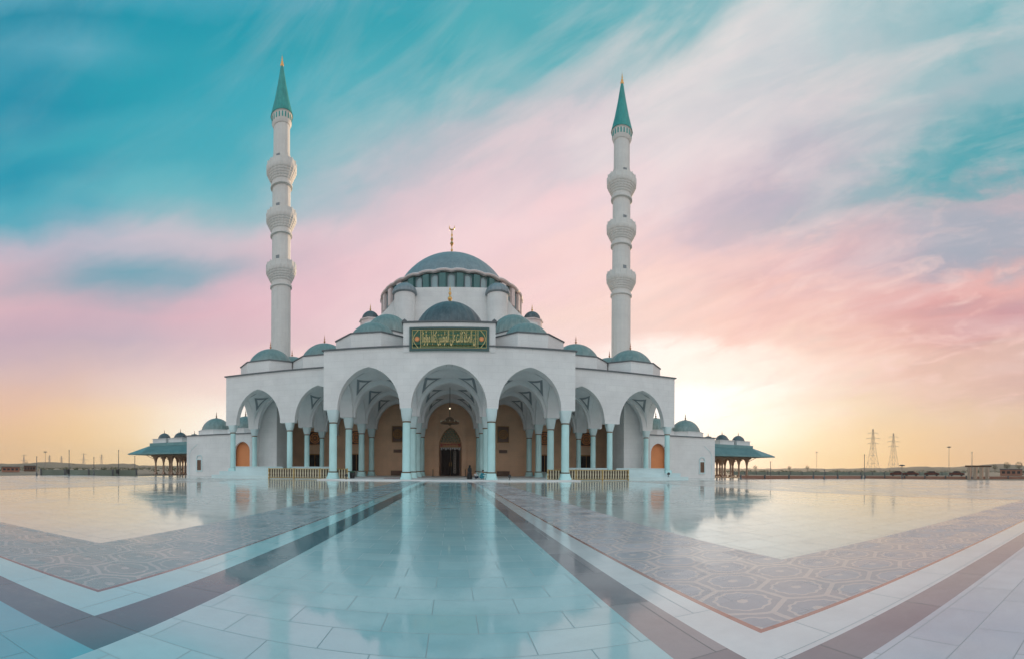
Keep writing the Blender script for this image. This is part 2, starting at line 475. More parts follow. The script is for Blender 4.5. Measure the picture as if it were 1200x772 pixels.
# back wall with doors and medallions
b = NB()
arch_wall(b, 'x', 82.2, 84.4, -33, 33, 0, 15.4, [(0, 2.15, 5.6, 3.9)])
bpart('back_wall', b, 'beige')
b = NB(); box(b, -2.6, 2.6, 84.4, 84.7, 0, 12); bpart('niche_wall', b, 'beige')
# pilasters of the portal
for s in (-1, 1):
    b = NB(); x0, x1 = sorted((s*2.25, s*3.0)); box(b, x0, x1, 81.85, 82.19, .14, 10.4)
    box(b, x0-.08, x1+.08, 81.75, 82.19, 10.4, 10.7); box(b, x0-.08, x1+.08, 81.75, 82.19, .14, .5); bpart('pilaster', b, 'beige')
b = NB(); box(b, -3.1, 3.1, 81.8, 82.19, 10.71, 11.2); bpart('portal_lintel', b, 'beige')
# muqarnas hood
b = NB()
for k in range(6):
    z0 = 6.75+k*.46; w = 2.0*(1-(k/6.4)**1.25); n = max(1, 7-k)
    yb = 84.1-.10*k
    for i in range(n):
        xa = -w+2*w*i/n; xb = xa+2*w/n; hw_ = (xb-xa)/2
        box(b, xa+.02, xb-.02, yb, 84.38, z0+.26, z0+.44)
        lathe(b, [(.03, z0-.10), (hw_*.5, z0+.05), (hw_*.92, z0+.255)], (xa+xb)/2, yb+.12, 8)
bpart('muqarnas_hood', b, 'hood')
b = NB()
n = 9
for i in range(n):
    x = -1.75+3.5*i/(n-1); box(b, x-.14, x+.14, 83.85, 84.08, 5.2+(.18 if i % 2 else 0), 5.68)
bpart('scalloped_lintel', b, 'vault')
b = NB(); box(b, -1.95, 1.95, 83.95, 84.08, 5.75, 6.6)
pan = bpart('inscription_panel', b, 'redgold')
b = NB()
for (za, zb) in ((5.75, 5.83), (6.52, 6.6)): box(b, -1.95, 1.95, 83.9, 83.949, za, zb)
for i in range(14):
    x = -1.5+i*.22; box(b, x, x+.05, 83.91, 83.949, 5.9, 6.42-.12*(i % 3)); box(b, x-.002, x+.19, 83.905, 83.946, 5.9+.1*(i % 2), 5.98+.1*(i % 2))
bpart('lettering', b, 'goldpaint', pan)
# door frame, leaves
b = NB()
box(b, -2.0, -1.75, 83.9, 84.3, .14, 5.35); box(b, 1.75, 2.0, 83.9, 84.3, .14, 5.35); box(b, -2.0, 2.0, 83.9, 84.3, 5.352, 5.6)
bpart('door_frame', b, 'brown')
for s in (-1, 1):
    b = NB(); x0, x1 = sorted((s*.03, s*1.745)); box(b, x0, x1, 84.05, 84.18, .16, 5.34)
    for z in (.4, 2.1, 3.8): 
        for (xa, xb, za, zb) in ((x0+.2, x1-.2, z, z+.06), (x0+.2, x1-.2, z+1.3, z+1.36), (x0+.2, x0+.26, z+.06, z+1.3), (x1-.26, x1-.2, z+.06, z+1.3)):
            box(b, xa, xb, 84.02, 84.052, za, zb)
    d = bpart('door', b, 'door')
    b = NB(); tube(b, (s*.2, 83.95, 2.0), (s*.2, 83.95, 2.8), .03); tube(b, (s*.2, 83.95, 2.1), (s*.2, 84.06, 2.1), .02); tube(b, (s*.2, 83.95, 2.7), (s*.2, 84.06, 2.7), .02)
    bpart('handle', b, 'gold', d)
    if s > 0:
        b = NB()
        for k in range(9):
            zc = .9+k*.48; c = .87
            for a in range(8):
                p = (c+.24*math.cos(a*PI/4), 84.0, zc+.24*math.sin(a*PI/4)); q = (c+.24*math.cos((a+1)*PI/4), 84.0, zc+.24*math.sin((a+1)*PI/4))
                tube(b, p, q, .035, 5)
        bpart('carved_inlay', b, 'lattice', d)
# medallion panels and doors in the side bays
def ring_panel(x, y, z, w, h, mat='medal'):
    b = NB(); box(b, x-w/2, x+w/2, y-.12, y-.001, z, z+h)
    p = bpart('medallion_panel', b, 'brown')
    b = NB(); rr = min(w, h)*.36
    for k in range(2):
        r2 = rr*(1-.35*k)
        path(b, [(x+r2*math.cos(a*PI/12), y-.14, z+h/2+r2*math.sin(a*PI/12)) for a in range(25)], .1)
    for k in range(8):
        a = k*PI/4; path(b, [(x, y-.15, z+h/2), (x+rr*math.cos(a), y-.15, z+h/2+rr*math.sin(a))], .05)
    for (xa, xb, za, zb) in ((x-w/2, x+w/2, z+h-.12, z+h), (x-w/2, x+w/2, z, z+.12), (x-w/2, x-w/2+.12, z+.12, z+h-.12), (x+w/2-.12, x+w/2, z+.12, z+h-.12)):
        box(b, xa, xb, y-.18, y-.121, za, zb)
    bpart('rosette', b, mat, p)
for s in (-1, 1):
    ring_panel(s*10.2, 82.2, 6.6, 2.3, 3.2)
    ring_panel(s*18.4, 82.2, 6.2, 3.4, 2.8, 'orange'); ring_panel(s*27.0, 82.2, 6.2, 3.4, 2.8, 'orange')
    b = NB(); box(b, s*10.2-.8, s*10.2+.8, 82.0, 82.199, 4.6, 5.2); bpart('plaque', b, 'brown')
    b = NB(); box(b, s*10.2-1.2, s*10.2+1.2, 81.4, 82.19, .15, 1.1)
    for k in range(5): box(b, s*10.2-1.15+k*.48, s*10.2-.82+k*.48, 81.36, 81.399, .25, 1.0)
    bpart('shoe_cabinet', b, 'brown')
    for xx in (18.4, 27.0):
        b = NB(); x = s*xx
        box(b, x-1.3, x+1.3, 82.05, 82.19, 1.0, 4.4)
        d = bpart('door', b, 'door')
        b = NB()
        for u in (-1.3, -.05, 1.2): box(b, x+u, x+u+.1, 81.98, 82.049, 1.0, 4.4)
        box(b, x-1.2, x+1.2, 81.985, 82.045, 4.2, 4.38); bpart('frame', b, 'medal', d)

# columns: a column is its shaft; plinth, rings and capital are sub-parts
def ring_pts(n, rx, e, z):
    """superellipse ring: e = 2 round, larger is squarer"""
    pts = []
    for i in range(n):
        a = 2*PI*(i+.5)/n; c, s_ = math.cos(a), math.sin(a)
        k = (abs(c)**e+abs(s_)**e)**(-1/e)
        pts.append((rx*k*c, rx*k*s_, z))
    return pts
def loft(bm, rings):
    R_ = [[bm.verts.new(p) for p in r] for r in rings]; n = len(R_[0])
    for A, B in zip(R_, R_[1:]):
        for i in range(n): bm.faces.new((A[i], A[(i+1) % n], B[(i+1) % n], B[i]))
    bm.faces.new(R_[0][::-1]); bm.faces.new(R_[-1])
def column_proto(x, y, zf, zr, sp, r, cap_w, plinth_h=.95):
    base = (x, y, zf)
    def loc(bm, mat, name, par):
        for v in bm.verts: v.co += Vector((x, y, 0))
        return bpart(name, bm, mat, par, True, base if par is mosque else None)
    b = NB(); lathe(b, [(r, zf+plinth_h+.14), (r*1.0, zf+plinth_h+.6), (r*.95, zr)], 0, 0, 24)
    col = loc(b, 'column', 'column', mosque)
    b = NB()
    loft(b, [ring_pts(24, r*1.45, 6, zf), ring_pts(24, r*1.45, 6, zf+.35), ring_pts(24, r*1.30, 5, zf+.45), ring_pts(24, r*1.18, 3, zf+plinth_h)])
    loc(b, 'column', 'plinth', col)
    for z0, rr in ((zf+plinth_h+.001, r*1.14), (zr+.001, r*1.06)):
        b = NB(); lathe(b, [(rr*.95, z0), (rr, z0+.04), (rr, z0+.12), (rr*.95, z0+.15)], 0, 0, 24); loc(b, 'ring', 'ring', col)
    b = NB(); h = sp-zr-.16
    rg = []
    for k in range(7):
        t = k/6; rg.append(ring_pts(24, r*1.0+(cap_w-r)*t**.75, 2+6*t, zr+.155+h*t))
    loft(b, rg); loc(b, 'capital', 'capital', col)
    return col
def place_col(proto, x, y, first):
    c = proto if first else copy_tree(proto, mosque)
    c.location = Vector((x, y-53, proto.location.z)); return c
bpy.context.view_layer.update()
P1 = column_proto(0, 53, 0, 7.3, SP, .52, .72); 
first = True
for s in (-1, 1):
    for x in (5.35, 14.95):
        for i, y in enumerate(ROWS):
            yy = y+.6 if i == 0 else y+.05
            place_col(P1, s*x, yy, first); first = False
P1z = P1.location.z
P2 = column_proto(0, 53, 1.0, 6.8, SPW, .42, .60, .12)
first = True
for s in (-1, 1):
    for x in (22.65, 32.1):
        for i, y in enumerate(WROWS):
            if x > 30 and i == 2: continue
            place_col(P2, s*x, y+(.55 if i == 0 else 0)+.0, first); first = False

# calligraphy block over the facade
b = NB(); box(b, -5.75, 5.75, 52.9, 54.3, 16.0, 19.62); box(b, -5.75, 5.75, 54.3, 58, 16.88, 19.6)
bpart('panel_wall', b, 'white')
b = NB(); box(b, -5.95, 5.95, 52.7, 58.1, 19.63, 19.78); lathe(b, [(.28, 19.78), (.3, 19.95), (0, 20.2)], -5.6, 53, 10); lathe(b, [(.28, 19.78), (.3, 19.95), (0, 20.2)], 5.6, 53, 10)
bpart('cornice', b, 'cornice')
PX0, PX1, PZ0, PZ1 = -4.95, 4.95, 16.12, 19.02
b = NB(); box(b, PX0, PX1, 52.78, 52.899, PZ0, PZ1)
sign = bpart('calligraphy_panel', b, 'signgreen')
b = NB()
for (xa, xb, za, zb) in ((PX0, PX1, PZ1-.26, PZ1), (PX0, PX1, PZ0, PZ0+.26), (PX0, PX0+.26, PZ0+.26, PZ1-.26), (PX1-.26, PX1, PZ0+.26, PZ1-.26)):
    box(b, xa, xb, 52.68, 52.779, za, zb)
bpart('frame', b, 'signframe', sign)
b = NB()
i0, i1, k0, k1 = PX0+.34, PX1-.34, PZ0+.33, PZ1-.33
for (xa, xb, za, zb) in ((i0, i1, k1-.05, k1), (i0, i1, k0, k0+.05), (i0, i0+.05, k0+.05, k1-.05), (i1-.05, i1, k0+.05, k1-.05)):
    box(b, xa, xb, 52.74, 52.775, za, zb)
zc = (PZ0+PZ1)/2
for s in (-1, 1):
    path(b, [(s*3.85, 52.75, k1), (s*4.35, 52.75, zc+.45), (s*4.5, 52.75, zc), (s*4.35, 52.75, zc-.45), (s*3.85, 52.75, k0)], .045)
    for z in (k0+.06, k1-.06): 
        box(b, s*3.55-.03, s*3.55+.03, 52.74, 52.775, k0+.05, k1-.05)
        break
bpart('border', b, 'goldpaint', sign)
for s in (-1, 1):
    b = NB()
    for k in range(12):
        a = k*PI/6; tube(b, (s*4.0+.2*math.cos(a), 52.74, zc+.2*math.sin(a)), (s*4.0+.2*math.cos(a), 52.775, zc+.2*math.sin(a)), .12, 8)
    tube(b, (s*4.0, 52.72, zc), (s*4.0, 52.775, zc), .24, 14)
    bpart('medallion', b, 'orange', sign)
# scrollwork behind the letters
b = NB()
for i in range(15):
    for j in range(5):
        cx = -3.3+i*.47; cz = k0+.26+j*.44; d = 1 if (i+j) % 2 else -1
        path(b, [(cx+d*(.20-.017*q)*math.cos(q*.75), 52.768, cz+(.20-.017*q)*math.sin(q*.75)) for q in range(10)], .022, 4)
for j in range(5):
    cz = k0+.26+j*.44; path(b, [(-3.45+.235*q, 52.768, cz+(.05 if q % 2 else -.05)) for q in range(30)], .022, 4)
bpart('scrollwork', b, 'scroll', sign)
# the inscription, letter forms joined right to left
AR = {'a': ('\ufe8d', '\ufe8e', 0), 'e': ('\ufe87', '\ufe88', 0), 'n': ('\ufee5', '\ufee6', '\ufee7', '\ufee8'), 'l': ('\ufedd', '\ufede', '\ufedf', '\ufee0'),
      'S': ('\ufeb9', '\ufeba', '\ufebb', '\ufebc'), 'L': ('\ufefb', '\ufefc', 0), 'h': ('\ufe93', '\ufe94', 0), 'k': ('\ufed9', '\ufeda', '\ufedb', '\ufedc'),
      't': ('\ufe95', '\ufe96', '\ufe97', '\ufe98'), 'E': ('\ufec9', '\ufeca', '\ufecb', '\ufecc'), 'Y': ('\ufeef', '\ufef0', 0), 'm': ('\ufee1', '\ufee2', '\ufee3', '\ufee4'),
      'w': ('\ufe85', '\ufe86', 0), 'y': ('\ufef1', '\ufef2', '\ufef3', '\ufef4'), 'b': ('\ufe8f', '\ufe90', '\ufe91', '\ufe92'), 'W': ('\ufeed', '\ufeee', 0), 'q': ('\ufed5', '\ufed6', '\ufed7', '\ufed8')}
def shape(word):
    out = []; prev = False
    for i, ch in enumerate(word):
        f = AR[ch]; dual = f[2] != 0; nxt = i+1 < len(word)
        j_next = dual and nxt
        if dual: g = f[3] if (prev and j_next) else f[1] if prev else f[2] if j_next else f[0]
        else: g = f[1] if prev else f[0]
        out.append(g); prev = dual
    return ''.join(reversed(out))
words = ['en', 'alSLh', 'kant', 'ElY', 'almwmnyn', 'ktaba', 'mWqWta']
cu = bpy.data.curves.new('lettering', 'FONT'); cu.body = ' '.join(shape(w) for w in reversed(words)); cu.extrude = .012; cu.offset = .022; cu.resolution_u = 3
to = bpy.data.objects.new('tmp_text', cu); COL.objects.link(to); bpy.context.view_layer.update()
me = bpy.data.meshes.new_from_object(to); bpy.data.objects.remove(to)
b = NB(); b.from_mesh(me)
xs = [v.co.x for v in b.verts]; ys = [v.co.y for v in b.verts]
sx = 6.75/(max(xs)-min(xs)); sz = 2.05/(max(ys)-min(ys))
for v in b.verts:
    x, y, z = v.co
    v.co = Vector(((x-(max(xs)+min(xs))/2)*sx, 52.735-z, k0+.09+(y-min(ys))*sz))
bpart('lettering', b, 'goldpaint', sign)

# ------------------------------------------------------------------ domes
def dome(x, y, zbase, Rb, h, mat, nr=24, base=None, fin=1.0, rib_amp=.02, fmat='gold'):
    """base: (n sides, apothem radius, z0, z1) of the white drum"""
    b = NB(); lathe(b, dome_prof(Rb, zbase, h), x, y, nr*8, ribs(nr, rib_amp), cap=False)
    d = bpart('dome', b, mat, None, True)
    if fin:
        b = NB(); finial(b, x, y, zbase+h, fin); bpart('finial', b, fmat, d, True)
    if base:
        n, rr, z0, z1 = base
        b = NB(); lathe(b, [(rr, z0), (rr, z1-.12)], x, y, n, None, PI/n); p = bpart('dome_base', b, 'white')
        b = NB(); lathe(b, [(rr*1.03, z1-.119), (rr*1.03, z1+.02), (Rb+.1, z1+.18)], x, y, n, None, PI/n); bpart('cornice', b, 'cornice', p)
    return d
# front row over the portico bays
dome(0, 58.4, 19.75, 4.8, 4.3, 'lead3', 24, (24, 5.1, 16.65, 19.65), 1.5, .014)
for s in (-1, 1):
    dome(s*10.6, 58.2, 19.05, 3.35, 2.5, 'lead', 24, (8, 5.15, 16.65, 18.9), .0)
    dome(s*9.9, 66.6, 22.2, 3.5, 3.4, 'lead', 24, (8, 3.9, 16.65, 22.1), .0)
    for xx in (18.6, 27.5):
        dome(s*xx, 61.3, 17.6, 3.5, 2.55, 'lead', 20, (8, 4.7, 15.4, 17.45), .8, fmat='copper')
        dome(s*xx, 70.5, 18.9, 3.4, 2.3, 'lead', 20, (8, 4.2, 15.4, 18.7), .8, fmat='copper')
# prayer hall body
b = NB(); box(b, -33, 33, 84.75, 124, 0, 15.4); bpart('hall_wall', b, 'white')
b = NB(); box(b, -17.5, 17.5, 84.8, 118, 15.4, 28.4); bpart('hall_wall', b, 'white')
b = NB(); box(b, -17.7, 17.7, 84.6, 118.2, 28.41, 28.65); bpart('cornice', b, 'cornice')
b = NB(); box(b, -11.5, 11.5, 80.6, 84.79, 15.4, 26.3); bpart('hall_wall', b, 'white')
b = NB(); box(b, -11.7, 11.7, 80.4, 84.79, 26.31, 26.5); bpart('cornice', b, 'cornice')
DC, DR = 100.0, 16.1
# upper front wall that falls in a curve to the corner turrets
def flank(y0, y1):
    b = NB(); n = 22; pts = []
    for i in range(n+1):
        x = -17+34*i/n; ax = abs(x)
        z = 36.6 if ax < 9.6 else 36.6-6.3*math.sin(min(1, (ax-9.6)/7.4)*PI/2)**.9
        pts.append((x, z))
    A = [[b.verts.new((x, y, zz)) for y in (y0, y1) for zz in (28.4, z)] for x, z in pts]
    for p, q in zip(A, A[1:]):
        b.faces.new((p[0], q[0], q[1], p[1])); b.faces.new((p[2], p[3], q[3], q[2])); b.faces.new((p[1], q[1], q[3], p[3])); b.faces.new((p[0], p[2], q[2], q[0]))
    for p in (A[0], A[-1]): b.faces.new((p[0], p[1], p[3], p[2]))
    return b
bpart('gable_wall', flank(82.6, 84.6), 'white')
bpart('gable_wall', flank(114.5, 116.5), 'white')
for s in (-1, 1):
    for y in (81.9, 117.5):
        b = NB(); lathe(b, [(2.0, 26.4), (2.0, 34.9)], s*8.95, y, 32); t_ = bpart('turret', b, 'white', None, True)
        b = NB(); lathe(b, [(2.0, 34.91)]+[(2.35*math.cos(a*PI/16), 35.1+2.0*math.sin(a*PI/16)) for a in range(0, 8)]+[(0, 37.1)], s*8.95, y, 96, lambda a, r, z: 1+.03*abs(math.sin(a*8)))
        bpart('turret_cap', b, 'lead2', t_, True)
    for y in (85.5, 114):
        b = NB(); lathe(b, [(2.1, 28.6), (2.1, 31.3), (2.35, 31.4), (2.35, 31.6)], s*16.4, y, 8); t_ = bpart('turret', b, 'pink')
        b = NB(); lathe(b, dome_prof(1.7, 31.65, 1.85), s*16.4, y, 96, ribs(12, .02), cap=False); c_ = bpart('turret_cap', b, 'lead3', t_, True)
        b = NB(); finial(b, s*16.4, y, 33.5, .9); bpart('finial', b, 'gold', t_, True)
# drum
b = NB(); lathe(b, [(DR-.5, 28.5), (DR-.5, 36.4), (DR-.35, 36.45), (DR-.35, 40.2)], 0, DC, 96); dr = bpart('drum', b, 'drum', None, False)
b = NB(); lathe(b, [(DR-.3, 35.9), (DR+.1, 36.0), (DR+.1, 36.25), (DR-.3, 36.35)], 0, DC, 96); bpart('cornice', b, 'cornice', dr)
NW = 30
wp = None
for k in range(NW):
    a = -PI/2+2*PI*k/NW
    if math.sin(a) > .35: continue
    def rad(bm, a=a):
        Mx = Matrix.Translation((0, DC, 0)) @ Matrix.Rotation(a, 4, 'Z'); bmesh.ops.transform(bm, matrix=Mx, verts=bm.verts)
    b = NB(); box(b, DR-.42, DR-.28, -.56, .56, 36.6, 39.2)
    lathe(b, [(.56, 0), (.56, .1)], 0, 0, 20); 
    # arched head
    for v in b.verts[8:]: 
        x, y, z = v.co; v.co = Vector((DR-.40+z, y, 39.2+x))
    rad(b); w = bpart('window', b, 'pane', dr)
    b = NB()
    for y0 in (-.70, .56): box(b, DR-.42, DR-.12, y0, y0+.14, 36.5, 39.2)
    pts = [(DR-.2, .63*math.cos(q*PI/8), 39.2+.63*math.sin(q*PI/8)) for q in range(9)]; path(b, pts, .08, 6)
    rad(b); bpart('frame', b, 'lead2', w)
for k in range(NW):
    a = -PI/2+2*PI*(k+.5)/NW
    if math.sin(a) > .35: continue
    b = NB(); box(b, DR-.4, DR+.3, -.62, .62, 36.36, 40.2)
    for v in b.verts:
        if v.co.x > DR: v.co.z = v.co.z if v.co.z < 37 else 39.9
    bmesh.ops.transform(b, matrix=Matrix.Translation((0, DC, 0)) @ Matrix.Rotation(a, 4, 'Z'), verts=b.verts)
    side = abs(math.cos(a)) > .62
    bpart('buttress', b, 'pink' if side else 'drum', dr)
b = NB()
def wav(a, r, z): return 1+(.010*abs(math.sin(a*NW/2)) if r > 15.2 else 0)
lathe(b, [(DR-.2, 40.0), (DR+.35, 40.1), (DR+.45, 40.35), (DR+.2, 40.6), (DR-.4, 40.75), (13.0, 41.0)], 0, DC, 288, wav, cap=False)
for v in b.verts:
    dx, dy = v.co.x, v.co.y-DC; rr = math.hypot(dx, dy)
    if rr > 15.4: v.co.z += .32*abs(math.cos(math.atan2(dy, dx)*NW/2))
bpart('drum_cornice', b, 'pink', dr, True)
Rs = 14.2; zc_ = 36.4
b = NB(); lathe(b, [(Rs*math.cos(q), zc_+Rs*math.sin(q)) for q in [R(12+78*i/22) for i in range(22)]]+[(0, zc_+Rs)], 0, DC, 384, ribs(48, .004), cap=False)
md = bpart('dome', b, 'lead2', None, True)
b = NB(); z = zc_+Rs+.2; finial(b, 0, DC, z, 2.0)
lathe(b, [(.16, z+2.8), (.45, z+3.4), (.16, z+3.9), (.35, z+4.4), (.1, z+4.9), (.24, z+5.4), (.1, z+5.8), (.1, z+6.6)], 0, DC, 14)
pts = [(.62*math.cos(q), DC, z+7.25+.62*math.sin(q)) for q in [R(-90+s_*14) for s_ in range(-9, 10)]]
for i, (p, q) in enumerate(zip(pts, pts[1:])):
    r_ = .15*math.sin(PI*(i+.5)/18)+.02; tube(b, p, q, r_, 6)
bpart('finial', b, 'gold', md, True)

# ------------------------------------------------------------------ minarets
def minaret(cx, cy, label, k=1.0):
    t = thing('minaret', label, 'minaret', (cx, cy, 0), 'minarets of the mosque')
    Z = lambda z: z*k
    def pp(name, bm, mat, par=None, smooth=True): return obj(name, bm, mat, par or t, smooth)
    def notch(n, amp):
        return lambda a, r, z: 1+amp*math.cos(a*n)
    b = NB(); lathe(b, [(2.3, 0), (2.3, 14), (1.95, 16), (1.93, Z(37.0))], cx, cy, 16); lathe(b, [(1.86, Z(41)), (1.84, Z(47.2))], cx, cy, 16)
    lathe(b, [(1.82, Z(50.5)), (1.80, Z(56.8))], cx, cy, 16); lathe(b, [(1.66, Z(60)), (1.62, Z(69.1))], cx, cy, 16)
    pp('shaft', b, 'minaret', smooth=False)
    for z0 in (37.0, 47.2, 56.8):   # base of each balcony
        b = NB()
        pr = [(1.9, z0), (2.18, z0+.1), (2.18, z0+.45), (1.92, z0+.55), (1.98, z0+1.2)]
        for q in range(5): # corbel tiers
            pr += [(2.10+.19*q, z0+1.25+.40*q), (2.16+.19*q, z0+1.34+.40*q), (2.20+.19*q, z0+1.60+.40*q)]
        pr += [(3.02, z0+3.4), (3.02, z0+3.7)]
        def cor(a, r, z): return 1+(.022*math.cos(a*24) if 2.15 < r < 3.0 and z > z0+1 else 0)
        lathe(b, [(r, Z(z)) for r, z in pr], cx, cy, 96, cor)
        bal = pp('balcony', b, 'minaret')
        b = NB()
        for q in range(16):
            a = 2*PI*q/16; a2 = a+2*PI/16
            P_ = lambda rr, aa, z: (cx+rr*math.cos(aa), cy+rr*math.sin(aa), Z(z))
            tube(b, P_(2.95, a, z0+3.7), P_(2.95, a, z0+4.85), .09, 5)
            v = [b.verts.new(P_(rr, aa, z)) for rr in (2.84, 2.95) for aa in (a, a2) for z in (z0+3.71, z0+4.7)]
            for f in ((0, 1, 3, 2), (4, 6, 7, 5), (0, 4, 5, 1), (2, 3, 7, 6), (1, 5, 7, 3), (0, 2, 6, 4)): b.faces.new([v[i] for i in f])
        pp('parapet', b, 'minaret', bal, False)
        b = NB(); lathe(b, [(1.78, Z(z0+3.71)), (1.78, Z(z0+6.4))], cx, cy, 16); 
        bmv = [(cx, cy)]
        pp('stair_core', b, 'minaret', bal, False)
        b = NB(); box(b, cx-.35, cx+.35, cy-1.86, cy-1.7, Z(z0+3.8), Z(z0+5.9)); pp('doorway', b, 'ornament', bal, False)
    b = NB(); lathe(b, [(1.7, Z(69.0)), (1.95, Z(69.6)), (1.98, Z(70.9)), (2.1, Z(71.0)), (2.1, Z(71.15))], cx, cy, 32); col = pp('collar', b, 'minaret')
    for q in range(20):
        a = 2*PI*(q+.5)/20
        b = NB(); box(b, 1.93, 2.01, -.13, .13, Z(69.75), Z(70.75))
        bmesh.ops.transform(b, matrix=Matrix.Translation((cx, cy, 0)) @ Matrix.Rotation(a, 4, 'Z'), verts=b.verts)
        pp('slit_window', b, 'spire', col, False)
    b = NB(); lathe(b, [(2.25, Z(71.1)), (2.2, Z(71.35)), (1.5, Z(74.2)), (.85, Z(77.6)), (.3, Z(81.0)), (.12, Z(81.5))], cx, cy, 16, None, 0); sp_ = pp('spire', b, 'spire', smooth=False)
    b = NB(); finial(b, cx, cy, Z(81.4), 1.25); pp('finial', b, 'gold', sp_)
    return t
minaret(-33.45, 78, 'tall white minaret with three balconies left of the main dome')
minaret(33.15, 80.2, 'tall white minaret with three balconies right of the main dome', .985)

# ------------------------------------------------------------------ annexes and pavilions
def side_building(s, label):
    t = thing('side_building', label, 'building', (BX+s*39.7, 66, 0), 'side buildings')
    def pp(name, bm, mat, par=None, smooth=False):
        for v in bm.verts: v.co.x = BX+s*v.co.x
        return obj(name, bm, mat, par or t, smooth)
    b = NB(); arch_wall(b, 'x', 66, 66.5, 33.3, 47.0, 4.4, 7.45, [(35.05, 1.5, 4.4, 1.7)])
    box(b, 33.3, 33.55, 66, 66.5, 0, 4.4); box(b, 36.55, 47.0, 66, 66.5, 0, 4.4)
    box(b, 46.5, 47.0, 66.5, 84, 0, 7.44); box(b, 33.3, 46.5, 66.5, 84, 7.0, 7.43); pp('wall', b, 'white')
    b = NB(); box(b, 33.95, 36.7, 66.95, 67.2, 0, 7); box(b, 37.2, 37.5, 66.5, 84, 0, 7); pp('inner_wall', b, 'orange_lit')
    b = NB(); box(b, 33.2, 47.2, 65.8, 66.0, 7.45, 7.62); box(b, 47.0, 47.2, 66.0, 84, 7.45, 7.62); pp('cornice', b, 'cornice')
    for x in (43.0, 36.6):
        b = NB(); lathe(b, [(3.5, 7.44), (3.5, 8.5), (3.6, 8.52), (3.6, 8.62)], x, 70.2, 8, None, PI/8); pp('dome_base', b, 'white')
        b = NB(); lathe(b, dome_prof(2.85, 8.7, 2.35), x, 70.2, 160, ribs(20, .014), cap=False); d = pp('dome', b, 'lead', None, True)
        b = NB(); finial(b, x, 70.2, 11.05, .75); pp('finial', b, 'ring', d, True)
    # window with arched hood
    xw = 44.1
    b = NB(); box(b, xw-.45, xw+.45, 65.93, 65.999, 1.05, 2.95); w = pp('window', b, 'brown')
    b = NB(); box(b, xw-.62, xw-.45, 65.86, 65.998, .95, 3.1); box(b, xw+.45, xw+.62, 65.86, 65.998, .95, 3.1); box(b, xw-.7, xw+.7, 65.8, 65.998, .78, .949)
    box(b, xw-.45, xw+.45, 65.88, 65.998, 2.951, 3.1)
    path(b, [(xw+.6*math.cos(q*PI/10), 65.92, 3.12+.7*math.sin(q*PI/10)) for q in range(11)], .10)
    pp('frame', b, 'capital', w)
    b = NB(); path(b, [(46.3, 65.98, .1), (46.3, 65.98, 4.2), (45.9, 65.98, 4.9), (44.6, 65.98, 5.9)], .05, 5)
    pp('blind_arch', b, 'capital')
side_building(-1, 'low white domed building with a small window left of the portico')
side_building(1, 'low white domed building with a small window right of the portico')

